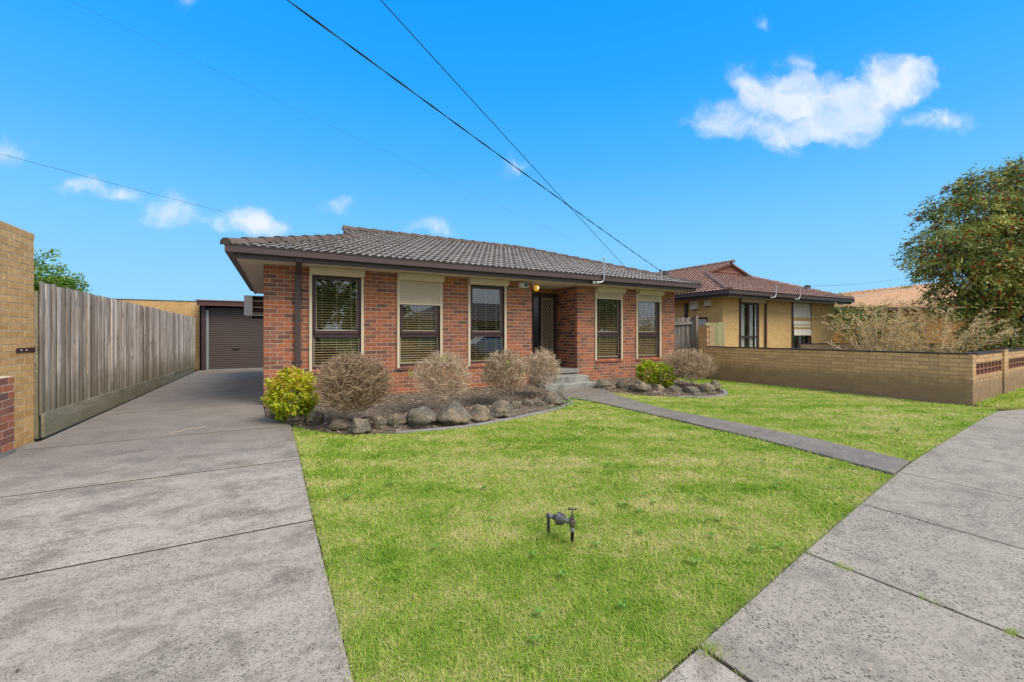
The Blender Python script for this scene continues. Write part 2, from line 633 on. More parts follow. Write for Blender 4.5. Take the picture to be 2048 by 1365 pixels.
def concrete(name, light, mid, dark, pit_amt, pit_stretch, pit_scale, edge=.0, far=None):
    def fn(t, b, out):
        p = t.pos()
        rr = t.rnd()
        big = t.noise(t.scale(p, (.6, .9, 1)), 1, 8, .7, .3)
        med = t.noise(t.scale(p, (2.4, 3.0, 1), .2), 1, 9, .74, .2)
        spk = t.noise(p, 16, 6, .82)
        fine = t.noise(p, 55, 4, .7)
        grit = t.noise(p, 210, 2, .7)
        c = t.mix(t.step(big, .3, .72), light, mid)
        c = t.mix(t.math('MULTIPLY', t.step(med, .45, .66), .85), c, dark)
        c = t.mix(t.math('MULTIPLY', rr, .2), c, dark)
        c = t.mix(t.math('MULTIPLY', t.step(spk, .46, .64), .62), c, dark)
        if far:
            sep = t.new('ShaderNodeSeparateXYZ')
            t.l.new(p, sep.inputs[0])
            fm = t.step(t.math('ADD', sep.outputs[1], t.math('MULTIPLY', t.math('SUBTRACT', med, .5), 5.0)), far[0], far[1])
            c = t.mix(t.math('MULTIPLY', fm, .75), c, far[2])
        c = t.mix(t.math('MULTIPLY', t.step(fine, .48, .70), .5), c, [k * .5 for k in dark])
        c = t.mix(t.math('MULTIPLY', t.step(grit, .55, .8), .35), c, [min(1, k * 1.25) for k in light])
        wn = t.new('ShaderNodeTexNoise')
        t.l.new(p, wn.inputs['Vector'])
        wn.inputs['Scale'].default_value = 55
        wn.inputs['Detail'].default_value = 2
        wob = t.vmath('MULTIPLY', t.vmath('SUBTRACT', wn.outputs['Color'], (.5, .5, .5)), (.022, .022, 0))
        pv = t.scale(t.vmath('ADD', p, wob), pit_stretch, .12)
        pit = t.voronoi(pv, pit_scale)
        pit2 = t.voronoi(pv, pit_scale * 2.1)
        pm = t.math('ADD', t.math('MULTIPLY', t.math('SUBTRACT', t.noise(p, 1.7, 4, .6), .5), .55), .25)
        pitm = t.step(t.math('SUBTRACT', pm, pit), -.05, .06)
        pitm = t.math('MAXIMUM', pitm, t.math('MULTIPLY', t.step(t.math('SUBTRACT', pm, pit2), -.05, .08), .75))
        pitm = t.math('MULTIPLY', pitm, pit_amt)
        c = t.mix(pitm, c, [k * .30 for k in dark])
        h = t.math('SUBTRACT', t.math('ADD', t.math('MULTIPLY', fine, .6), t.math('MULTIPLY', grit, .3)), pitm)
        return {'Base Color': c, 'Roughness': .92, 'Specular IOR Level': .15, 'Normal': t.bump(h, .55, .006)}
    return mat(name, fn)


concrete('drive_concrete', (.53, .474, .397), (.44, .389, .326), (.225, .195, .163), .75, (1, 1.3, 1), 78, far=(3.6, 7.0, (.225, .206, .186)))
concrete('footpath_concrete', (.46, .408, .34), (.40, .354, .295), (.26, .23, .193), .92, (1.9, 1.0, 1), 44)
concrete('path_concrete', (.31, .285, .245), (.26, .238, .205), (.175, .16, .14), .6, (1, 1.3, 1), 60)
concrete('step_concrete', (.44, .44, .41), (.36, .36, .34), (.16, .16, .155), .5, (1, 1, 1), 60)
concrete('kerb_concrete', (.36, .345, .33), (.30, .285, .28), (.2, .19, .18), .5, (1, 1, 1), 60)


def m_soil(t, b, out):
    p = t.pos()
    n = t.noise(p, 14, 6, .7)
    n2 = t.noise(p, 90, 4, .7)
    c = t.mix(n, (.085, .068, .05), (.225, .185, .145))
    c = t.mix(t.step(n2, .52, .70), c, (.33, .285, .235))
    return {'Base Color': c, 'Roughness': .95, 'Specular IOR Level': .1, 'Normal': t.bump(t.math('ADD', n, n2), .8, .02)}


mat('soil', m_soil)


def lawn_tone(t, p):
    big = t.noise(p, .75, 4, .6, .5)
    med = t.noise(p, 2.6, 5, .65, .4)
    sm = t.noise(p, 9, 4, .65)
    mix = t.math('ADD', t.math('MULTIPLY', big, .45), t.math('ADD', t.math('MULTIPLY', med, .4), t.math('MULTIPLY', sm, .3)))
    sp_ = t.new('ShaderNodeSeparateXYZ')
    t.l.new(p, sp_.inputs[0])
    row = t.math('SINE', t.math('ADD', t.math('MULTIPLY', sp_.outputs[0], 4.6), t.math('ADD', t.math('MULTIPLY', sp_.outputs[1], 9.4), t.math('MULTIPLY', big, 5.0))))
    dry = t.math('MULTIPLY', t.step(t.noise(p, 1.15, 5, .62, .3), .57, .74), .13)
    return t.math('ADD', t.math('SUBTRACT', mix, .012), t.math('ADD', dry, t.math('MULTIPLY', row, .03)))


def m_thatch(t, b, out):
    p = t.pos()
    k = lawn_tone(t, p)
    c = t.ramp(k, [(.40, (.16, .24, .04)), (.54, (.26, .32, .07)), (.66, (.42, .40, .16)), (.8, (.50, .43, .22))])
    n = t.noise(p, 120, 4, .7)
    c = t.mix(t.math('MULTIPLY', t.step(n, .5, .75), .7), c, (.09, .11, .03))
    return {'Base Color': c, 'Roughness': .95, 'Specular IOR Level': .05, 'Normal': t.bump(n, .8, .02)}


mat('thatch', m_thatch)


def m_grass(t, b, out):
    p = t.pos()
    k = lawn_tone(t, p)
    r = t.attr('rnd')
    k = t.math('ADD', k, t.math('MULTIPLY', t.math('SUBTRACT', r, .5), .27))
    c = t.ramp(k, [(.34, (.165, .34, .028)), (.465, (.315, .505, .06)), (.575, (.48, .60, .115)), (.675, (.72, .67, .28)), (.80, (.82, .68, .41))])
    df_ = t.new('ShaderNodeBsdfDiffuse')
    t.put(df_.inputs[0], c)
    tl = t.new('ShaderNodeBsdfTranslucent')
    t.put(tl.inputs[0], c)
    mx = t.new('ShaderNodeMixShader')
    mx.inputs[0].default_value = .38
    t.l.new(df_.outputs[0], mx.inputs[1])
    t.l.new(tl.outputs[0], mx.inputs[2])
    t.l.new(mx.outputs[0], out.inputs[0])


mat('grass_blade', m_grass)


def leaf_mat(name, stops, trans=.35, gloss=.15):
    def fn(t, b, out):
        c = t.ramp(t.rnd(), stops)
        n = t.noise(t.pos(), 3, 3)
        c = t.mix(t.math('MULTIPLY', n, .3), c, stops[0][1])
        df_ = t.new('ShaderNodeBsdfDiffuse')
        t.put(df_.inputs[0], c)
        tl = t.new('ShaderNodeBsdfTranslucent')
        t.put(tl.inputs[0], c)
        mx = t.new('ShaderNodeMixShader')
        mx.inputs[0].default_value = trans
        gl = t.new('ShaderNodeBsdfGlossy')
        gl.inputs['Roughness'].default_value = .4
        gl.inputs[0].default_value = (.5, .5, .5, 1)
        m2 = t.new('ShaderNodeMixShader')
        m2.inputs[0].default_value = gloss * .5
        t.l.new(df_.outputs[0], mx.inputs[1])
        t.l.new(tl.outputs[0], mx.inputs[2])
        t.l.new(mx.outputs[0], m2.inputs[1])
        t.l.new(gl.outputs[0], m2.inputs[2])
        t.l.new(m2.outputs[0], out.inputs[0])
    return mat(name, fn)


leaf_mat('nandina_leaf', [(0, (.14, .28, .012)), (.25, (.32, .48, .016)), (.5, (.64, .68, .025)), (.8, (.88, .80, .05)), (.93, (.76, .42, .09)), (1, (.6, .24, .07))])
leaf_mat('tree_leaf', [(0, (.09, .19, .025)), (.5, (.19, .34, .04)), (.85, (.32, .46, .07)), (1, (.45, .52, .12))])
leaf_mat('bottlebrush_leaf', [(0, (.06, .09, .026)), (.28, (.17, .22, .055)), (.5, (.36, .43, .09)), (1, (.80, .80, .2))], .3)
leaf_mat('dry_leaf', [(0, (.46, .30, .10)), (.5, (.76, .54, .20)), (1, (.88, .70, .35))], .3, .05)
leaf_mat('red_brush', [(0, (.35, .05, .03)), (.6, (.55, .09, .055)), (1, (.66, .2, .12))], .2, .0)
leaf_mat('weed_leaf', [(0, (.12, .28, .03)), (.6, (.22, .42, .06)), (1, (.34, .52, .12))], .3, .1)
leaf_mat('shoot_leaf', [(0, (.3, .45, .02)), (1, (.5, .6, .05))], .35)


def m_twig(t, b, out):
    r = t.rnd()
    c = t.ramp(r, [(0, (.19, .125, .075)), (.35, (.37, .26, .17)), (.7, (.56, .44, .315)), (1, (.74, .63, .49))])
    return {'Base Color': c, 'Roughness': .85, 'Specular IOR Level': .15}


mat('twig', m_twig)


def m_cane(t, b, out):
    c = t.ramp(t.rnd(), [(0, (.36, .29, .17)), (.6, (.56, .46, .28)), (1, (.70, .6, .4))])
    return {'Base Color': c, 'Roughness': .85, 'Specular IOR Level': .15}


mat('cane', m_cane)


def m_rock(t, b, out):
    p = t.pos()
    o = t.new('ShaderNodeObjectInfo')
    n1 = t.noise(p, 5, 5, .65)
    n2 = t.noise(p, 22, 5, .7)
    n3 = t.noise(p, 70, 4, .7)
    c = t.mix(o.outputs['Random'], (.215, .185, .145), (.31, .235, .155))
    c = t.mix(t.step(n1, .38, .6), c, (.135, .122, .10))
    c = t.mix(t.math('MULTIPLY', t.step(n2, .54, .66), .85), c, (.38, .38, .32))
    c = t.mix(t.math('MULTIPLY', t.step(n3, .6, .7), .7), c, (.62, .62, .55))
    return {'Base Color': c, 'Roughness': .95, 'Specular IOR Level': .1, 'Normal': t.bump(t.math('ADD', n2, n3), .8, .02)}


mat('rock', m_rock)


def m_chip(t, b, out):
    c = t.ramp(t.rnd(), [(0, (.09, .07, .05)), (.5, (.26, .20, .15)), (.85, (.46, .37, .28)), (1, (.62, .52, .4))])
    return {'Base Color': c, 'Roughness': .95, 'Specular IOR Level': .1}


mat('mulch_chip', m_chip)


def m_road(t, b, out):
    p = t.pos()
    n = t.noise(p, 60, 4, .7)
    return {'Base Color': t.mix(n, (.035, .035, .036), (.075, .073, .07)), 'Roughness': .9}


mat('asphalt', m_road)


def m_far(t, b, out):
    p = t.pos()
    n = t.noise(p, .5, 5, .7)
    return {'Base Color': t.mix(n, (.06, .09, .025), (.14, .15, .06)), 'Roughness': .95, 'Specular IOR Level': .05}


mat('far_ground', m_far)


# ------------------------------------------------------------------ brick walls
class Wall:
    """collects the bricks of one building: nearest become parts, the rest one joined part"""
    def __init__(s, root):
        s.root = root
        s.b = []
        s.core = MB()

    def panel(s, p0, ud, length, z0, z1, nd, openings=(), T=.11, mat_=None, rec=.003, seed=0, course=.086, bl=.228, joint=.012, see=True, soldier=(), phase=0., core=True):
        u = Vector((ud[0], ud[1], 0)).normalized()
        n = Vector((nd[0], nd[1], 0)).normalized()
        p0 = Vector((p0[0], p0[1], 0))
        rows = int(math.ceil((z1 - z0) / course - 1e-6))
        cuts = sorted({0., length} | {x for o in openings for x in o[:2]})
        zc = sorted({z0, z1} | {x for o in openings for x in o[2:]})
        if core:
            for i in range(len(cuts) - 1):
                run = None
                for j in range(len(zc) - 1):
                    um, zm = (cuts[i] + cuts[i + 1]) / 2, (zc[j] + zc[j + 1]) / 2
                    hole = any(o[0] < um < o[1] and o[2] < zm < o[3] for o in openings)
                    if hole:
                        continue
                    e0 = .004 if i == 0 or any(abs(o[1] - cuts[i]) < 1e-6 and o[2] < zm < o[3] for o in openings) else 0
                    e1 = .004 if i == len(cuts) - 2 or any(abs(o[0] - cuts[i + 1]) < 1e-6 and o[2] < zm < o[3] for o in openings) else 0
                    a, b = p0 + u * (cuts[i] + e0) - n * rec, p0 + u * (cuts[i + 1] - e1) - n * (T - .004)
                    za, zb = zc[j], zc[j + 1]
                    vv = [(a.x, a.y, za), (*(p0 + u * (cuts[i + 1] - e1) - n * rec).xy, za), (b.x, b.y, za), (*(p0 + u * (cuts[i] + e0) - n * (T - .004)).xy, za)]
                    vv = vv + [(q[0], q[1], zb) for q in vv]
                    s.core.add(vv, [(3, 2, 1, 0), (4, 5, 6, 7), (0, 1, 5, 4), (1, 2, 6, 5), (2, 3, 7, 6), (3, 0, 4, 7)])
        lr = random.Random(seed)
        for r in range(rows):
            za = z0 + r * course
            zb = min(za + course - joint, z1)
            if zb - za < .02:
                continue
            if r in soldier:
                pitch, off = .086, 0
            else:
                pitch, off = bl + joint, -(((r % 2) * .5 + phase) % 1) * (bl + joint)
            k = 0
            x = off
            while x < length:
                a, b = max(0, x), min(length, x + pitch - joint)
                x += pitch
                segs = [(a, b)]
                for o in openings:
                    ov = min(zb, o[3]) - max(za, o[2])
                    if ov > .4 * (zb - za):
                        ns = []
                        for (q0, q1) in segs:
                            if q1 <= o[0] or q0 >= o[1]:
                                ns.append((q0, q1))
                            else:
                                if o[0] - q0 > 0:
                                    ns.append((q0, o[0]))
                                if q1 - o[1] > 0:
                                    ns.append((o[1], q1))
                        segs = ns
                for q0, q1 in segs:
                    L = q1 - q0
                    if L < .022:
                        continue
                    c = p0 + u * ((q0 + q1) / 2) + n * lr.uniform(-.0015, .002)
                    s.b.append((Vector((c.x, c.y, za)), round(L, 3), round(zb - za, 3), T, u, n, mat_, lr.random(), see))

    def build(s, n_single, core_mat, name='brick', core_name='wall', field='brickwork', label_core=None):
        root = s.root
        off = abs_off(root)
        part(core_name, s.core, core_mat, root, own_origin=False)
        vis = []
        for i, b in enumerate(s.b):
            v = (b[0] - CAM)
            facing = -(v.normalized().dot(b[5]))
            fw = v.x * fwd[0] + v.y * fwd[1]
            rt = v.x * rgt[0] + v.y * rgt[1]
            inview = fw > .3 and abs(rt / fw) < 1.2
            score = b[1] * b[2] * max(facing, 0) / v.length_squared if (b[8] and inview) else 0
            vis.append((score, i))
        vis.sort(reverse=True)
        chosen = {i for sc, i in vis[:n_single] if sc > 0}
        cache = {}
        groups = {}
        for i, (c, L, H, T, u, n, m, r, see) in enumerate(s.b):
            if i in chosen:
                key = (L, H, T, m)
                if key not in cache:
                    mb = MB()
                    mb.box((-L / 2, -T, 0), (L / 2, 0, H))
                    me = mb.mesh(name)
                    me.materials.append(MATS[m])
                    cache[key] = me
                o = bpy.data.objects.new(name, cache[key])
                COL.objects.link(o)
                o.parent = root
                o.location = c - off
                # local +Y is the outward normal
                o.rotation_euler = (0, 0, math.atan2(n.y, n.x) - math.pi / 2)
            else:
                mb = groups.setdefault(m, MB())
                a = c - u * (L / 2)
                b2 = c + u * (L / 2)
                q = [a, b2, b2 - n * T, a - n * T]
                if u.cross(n).z > 0:
                    q = [q[1], q[0], q[3], q[2]]
                vv = [(p.x, p.y, c.z) for p in q] + [(p.x, p.y, c.z + H) for p in q]
                mb.add(vv, [(3, 2, 1, 0), (4, 5, 6, 7), (0, 1, 5, 4), (1, 2, 6, 5), (2, 3, 7, 6), (3, 0, 4, 7)], r)
        for m, mb in groups.items():
            part(field, mb, m, root, kind='stuff', own_origin=False)


# ------------------------------------------------------------------ roof tiles
TW, TG = .30, .31


def tile_mesh():
    prof = [(0, .004), (.035, .004), (.07, .03), (.135, .034), (.17, .008), (.2, .006), (.235, .03), (.285, .032), (.3, .006)]
    L = TG + .05
    mb = MB()
    n = len(prof)
    for x, zz in prof:
        mb.v.append((x, 0, zz + .042))
    for x, zz in prof:
        mb.v.append((x, L, zz + .002))
    for x, zz in prof:
        mb.v.append((x, .032, zz * .9 + .002))
    for i in range(n - 1):
        mb.face((i, i + 1, n + i + 1, n + i))
        mb.face((2 * n + i, 2 * n + i + 1, i + 1, i))
    return mb


TILE = tile_mesh()


def roof_plane(root, origin, e, up, pitch, width, rows, clips, m, singles, inside, name='roof_tile', store=None):
    """origin: lower left corner; e: along the eave; up: horizontal direction up the slope; clips(x,y)-> list of (co,no) planes"""
    e = Vector((*e, 0))
    upv = Vector((up[0] * math.cos(pitch), up[1] * math.cos(pitch), math.sin(pitch)))
    nn = e.cross(upv)
    if nn.z < 0:
        nn = -nn
    tiles = []
    M0 = Matrix(((e.x, upv.x, nn.x, 0), (e.y, upv.y, nn.y, 0), (e.z, upv.z, nn.z, 0), (0, 0, 0, 1)))
    flip = M0.to_3x3().determinant() < 0
    for r in range(rows):
        for k in range(int(width / TW) + 2):
            loc = Vector(origin) + e * (k * TW - (r % 2) * TW * .5) + upv * (r * TG)
            ce = loc + e * (TW / 2) + upv * (TG / 2)
            st, planes = inside(ce)
            if st < 0:
                continue
            M = Matrix.Translation(loc) @ M0
            tiles.append((M, planes if st == 0 else None, ce, flip))
    return tiles


def build_tiles(root, tiles, m, n_single, name='roof_tile', field='roof_tiles', local=False):
    off = Vector((0, 0, 0)) if local else abs_off(root)
    order = sorted(range(len(tiles)), key=lambda i: (tiles[i][2] - CAM).length if not local else 0)
    chosen = set([i for i in order][:n_single])
    shared = TILE.mesh(name)
    shared.materials.append(MATS[m])
    mbs = MB()
    for i, (M, planes, ce, flip) in enumerate(tiles):
        if planes:
            bm = bmesh.new()
            vs_ = [bm.verts.new(M @ Vector(p)) for p in TILE.v]
            for f in TILE.f:
                bm.faces.new([vs_[j] for j in f])
            for co, no in planes:
                bmesh.ops.bisect_plane(bm, geom=bm.verts[:] + bm.edges[:] + bm.faces[:], plane_co=co, plane_no=no, clear_outer=True)
            if not bm.faces:
                bm.free()
                continue
            bm.verts.index_update()
            vv = [tuple(v.co) for v in bm.verts]
            ff = [tuple(v.index for v in f.verts) for f in bm.faces]
            bm.free()
            if i in chosen:
                one = MB()
                one.add(vv, ff, 0.)
                part(name, one, m, root, local=local)
            else:
                mbs.add(vv, ff, rng.random())
        elif i in chosen and not flip:
            o = bpy.data.objects.new(name, shared)
            COL.objects.link(o)
            o.parent = root
            Mj = M.copy()
            Mj.translation = M.translation - off + Vector((0, 0, rng.uniform(-.002, .003)))
            o.matrix_basis = Mj
        else:
            mbs.add([tuple(M @ Vector(p)) for p in TILE.v], TILE.f, rng.random())
    if mbs.v:
        part(field, mbs, m, root, kind='stuff', own_origin=False, local=local)


def caps(root, a, b, m, name='ridge_cap', L=.40, w_=.14, h_=.115, local=False):
    a, b = Vector(a), Vector(b)
    n = max(1, round((b - a).length / L))
    d = (b - a) / n
    dn = d.normalized()
    side = dn.cross(Vector((0, 0, 1))).normalized()
    upn = side.cross(dn)
    for i in range(n):
        mb = MB()
        p = a + d * i
        q = a + d * (i + 1.12)
        o = []
        for base, sc, lift in ((p, 1.0, .026), (q, .9, .004)):
            for ang in (-90, -50, -18, 18, 50, 90):
                x, y = math.sin(R(ang)) * w_ * sc, math.cos(R(ang)) * h_ * sc
                o.append(base + side * x + upn * (y + lift - .02))
        for j in range(5):
            mb.f.append((j, j + 1, 7 + j, 6 + j))
            mb.r.append(0)
        mb.v = [tuple(v) for v in o]
        mb.f.append((5, 4, 3, 2, 1, 0))
        mb.r.append(0)
        part(name, mb, m, root, local=local)


# ================================================================== GROUND
mb = MB()
mb.add([(-900, -900, -.30), (900, -900, -.30), (900, 900, -.30), (-900, 900, -.30)], [(0, 1, 2, 3)])
structure('ground', mb, 'far_ground')
mb = MB()
mb.add([(-40, -2.2, -.042), (60, -2.2, -.042), (60, 40, -.042), (-40, 40, -.042)], [(0, 1, 2, 3)])
structure('soil', mb, 'joint_dirt')
# road across the nature strip (behind the camera)
mb = MB()
mb.add([(-60, -12, -.15), (80, -12, -.15), (80, -4.5, -.15), (-60, -4.5, -.15)], [(0, 1, 2, 3)])
structure('road', mb, 'asphalt')
mb = MB()
mb.add([(-60, -4.5, -.03), (80, -4.5, -.03), (80, -1.0, -.03), (-60, -1.0, -.03), (-60, -4.5, -.3), (80, -4.5, -.3)], [(0, 1, 2, 3), (4, 5, 1, 0)])
structure('nature_strip', mb, 'thatch')

FE = [(.26, 1.10), (1.31, 1.22), (1.69, 1.285), (2.2, 1.365), (2.93, 1.49), (3.99, 1.66), (5.24, 1.855), (6.12, 1.985), (8.0, 2.19), (10.18, 2.42), (11.45, 2.53), (12.6, 2.30), (14, 2.2), (20, 2.6), (30, 3.4)]


def fe(x):
    for i in range(len(FE) - 1):
        if FE[i][0] <= x <= FE[i + 1][0]:
            return lerp(FE[i][1], FE[i + 1][1], (x - FE[i][0]) / (FE[i + 1][0] - FE[i][0]))
    return FE[0][1] if x < FE[0][0] else FE[-1][1]


# footpath slabs
fp = thing('footpath', (4, .5, 0), kind='structure')
jx = [1.66, 2.965, 4.22, 5.53, 6.83, 8.13, 9.43, 10.73, 12.03, 13.33, 14.63, 15.93, 17.23, 18.53, 19.83, 21.1, 22.4]
for i in range(len(jx) - 1):
    a, b = jx[i] + .005, jx[i + 1] - .005
    tp = [(x, fe(x) - .003) for x in [a] + [q[0] for q in FE if a < q[0] < b] + [b]]
    mb = MB()
    mb.prism([(a + .12, -1.0), (b + .12, -1.0)] + tp[::-1], -.09, 0, .008)
    part('slab', mb, 'footpath_concrete', fp)

# driveway slabs
dw = thing('driveway', (-1.3, 6, 0), kind='structure')


def drive_slab(poly):
    mb = MB()
    mb.prism(poly, -.09, 0, .003)
    part('slab', mb, 'drive_concrete', dw)


g = .009
drive_slab([(-4.6, -1.0), (1.75, -1.0), (1.645, 1.26), (1.3, 1.205), (.36, 1.09), (.27, 1.30), (.262, 1.75), (-4.6, 1.75)])
drive_slab([(-4.6, 1.75 + 2 * g), (.262, 1.75 + 2 * g), (.225, 3.53 - g), (-4.6, 3.53 - g)])
drive_slab([(-4.6, 3.53 + g), (.225, 3.53 + g), (.205, 5.31 - g), (-2.80, 5.31 - g), (-4.6, 5.31 - g)])
drive_slab([(-2.82, 5.31 + g), (.205, 5.31 + g), (.165, 7.35 - g), (-2.74, 7.35 - g)])
drive_slab([(-2.74, 7.35 + g), (.165, 7.35 + g), (.14, 7.45), (-.20, 8.3), (-.262, 9.55), (-.262, 9.95 - g), (-2.74, 9.95 - g)])
for a, b in ((9.95, 12.5), (12.5, 15.05), (15.05, 17.6), (17.6, 20.3)):
    drive_slab([(-2.74, a + g), (-.262, a + g), (-.262, b - g), (-2.74, b - g)])
mb = MB()
mb.prism([(-4.6, 5.32), (-2.84, 5.32), (-2.76, 7.95), (-4.6, 7.95)], -.09, -.02, .01)
part('edge_strip', mb, 'drive_concrete', dw)

# garden path
gp = thing('garden_path', (6, 5, 0), kind='structure')
PL = [(5.43, 1.88), (5.60, 2.9), (5.69, 3.69), (5.69, 4.25), (5.74, 4.88), (5.75, 5.77), (5.79, 6.6), (5.75, 7.15), (5.62, 7.7), (5.5, 8.36)]
PR = [(6.12, 1.99), (6.30, 3.0), (6.36, 4.16), (6.33, 5.29), (6.45, 6.1), (6.66, 6.8), (6.98, 7.72), (7.30, 8.36)]


def at_y(P, y):
    for i in range(len(P) - 1):
        if P[i][1] <= y <= P[i + 1][1]:
            return lerp(P[i][0], P[i + 1][0], (y - P[i][1]) / (P[i + 1][1] - P[i][1]))
    return P[0][0] if y < P[0][1] else P[-1][0]


js = [None, 3.55, 5.3, 7.05, 8.71]
for i in range(4):
    mb = MB()
    if i == 0:
        poly = [(5.44, 1.90), (6.115, 2.0)]
        ya = 2.05
    else:
        ya = js[i] + g
        poly = []
    yb = js[i + 1] - g
    ys = [ya + (yb - ya) * k / 6 for k in range(7)]
    poly = poly + [(at_y(PR, y), y) for y in ys] + [(at_y(PL, y), y) for y in ys[::-1]]
    mb.prism(poly, -.09, .004, .008)
    part('slab', mb, 'path_concrete', gp)

# dirt that fills the joints nearly to the top
mb = MB()
for yy, x0, x1 in ((1.757, -4.6, .26), (3.53, -4.6, .222), (5.31, -4.6, .203), (7.35, -2.73, .163), (9.95, -2.73, -.265), (12.5, -2.73, -.265), (15.05, -2.73, -.265)):
    mb.add([(x0, yy - .014, -.0045), (x1, yy - .014, -.0045), (x1, yy + .006, -.0045), (x1, yy + .0075, .0), (x0, yy + .0075, .0), (x0, yy + .006, -.0045)], [(0, 1, 2, 5), (5, 2, 3, 4)])
for x in jx[:-1]:
    a, b = (x + .118, -.95), (x, fe(x) - .01)
    mb.add([(a[0] - .01, a[1], -.004), (a[0] + .01, a[1], -.004), (b[0] + .01, b[1], -.004), (b[0] - .01, b[1], -.004)], [(0, 1, 2, 3)])
structure('joint_soil', mb, 'crack_dirt')

# lawns: soil sheet with thatch, and the blades
BEDL = [(.19, 7.42), (.50, 6.84), (.86, 6.38), (1.47, 6.14), (2.11, 6.06), (2.65, 6.07), (3.21, 6.19), (3.87, 6.38), (4.5, 6.60), (5.1, 6.95), (5.40, 7.25), (5.58, 7.7)]
BEDR = [(7.0, 8.30), (7.18, 7.9), (7.45, 7.2), (7.9, 6.62), (8.5, 6.26), (9.1, 6.30), (9.6, 6.62), (9.95, 7.0), (10.3, 7.7), (10.6, 8.6), (10.9, 9.6)]
LAWN1 = [(.268, 1.13)] + [(x, fe(x)) for x in (1.31, 1.69, 2.2, 2.93, 3.99, 5.24)] + [(5.42, 1.89)] + [(at_y(PL, y) - .01, y) for y in (2.9, 3.69, 4.25, 4.88, 5.77, 6.6, 7.1, 7.5)] + [(5.62, 7.66)] + BEDL[::-1] + [(.171, 7.2), (.209, 5.3), (.229, 3.53)]
LAWN2 = [(6.14, 2.0)] + [(x, fe(x)) for x in (8.0, 10.18, 11.3)] + [(12.0, 2.62), (12.09, 9.6), (11.42, 9.6)] + BEDR[::-1] + [(at_y(PR, y) + .01, y) for y in (7.7, 6.8, 6.1, 5.29, 4.16, 3.0)]
LAWN3 = [(11.95, 2.55), (12.6, 2.31), (14, 2.21), (18, 2.48), (18, 3.3), (12.1, 2.96)]


def inpoly(P, x, y):
    ins = np.zeros(len(x), bool)
    n = len(P)
    for i in range(n):
        x1, y1 = P[i]
        x2, y2 = P[(i + 1) % n]
        c = ((y1 > y) != (y2 > y))
        with np.errstate(divide='ignore', invalid='ignore'):
            xi = (x2 - x1) * (y - y1) / (y2 - y1) + x1
        ins ^= c & (x < xi)
    return ins


def edge_dist(P, x, y):
    d = np.full(len(x), 9.)
    n = len(P)
    for i in range(n):
        a, b = np.array(P[i]), np.array(P[(i + 1) % n])
        ab = b - a
        tt = np.clip(((x - a[0]) * ab[0] + (y - a[1]) * ab[1]) / (ab @ ab), 0, 1)
        d = np.minimum(d, np.hypot(x - a[0] - tt * ab[0], y - a[1] - tt * ab[1]))
    return d


def poly_sheet(name, P, zz, m):
    bm = bmesh.new()
    vs_ = [bm.verts.new((p[0], p[1], zz)) for p in P]
    f = bm.faces.new(vs_)
    f.normal_update()
    if f.normal.z < 0:
        f.normal_flip()
    bmesh.ops.triangulate(bm, faces=bm.faces[:])
    me = bpy.data.meshes.new(name)
    bm.to_mesh(me)
    bm.free()
    o = obj(name, me, m)
    o['kind'] = 'structure'
    return o


def inset(P, d):
    c = []
    n = len(P)
    ar = sum(P[i][0] * P[(i + 1) % n][1] - P[(i + 1) % n][0] * P[i][1] for i in range(n))
    sg = 1 if ar > 0 else -1
    for i in range(n):
        a, b, e_ = Vector(P[i - 1]), Vector(P[i]), Vector(P[(i + 1) % n])
        d1, d2 = (b - a).normalized(), (e_ - b).normalized()
        n1, n2 = Vector((-d1.y, d1.x)) * sg, Vector((-d2.y, d2.x)) * sg
        m_ = n1 + n2
        m_ = m_ / max(.5, m_.dot(n1))
        c.append(tuple(b + m_ * d))
    return c


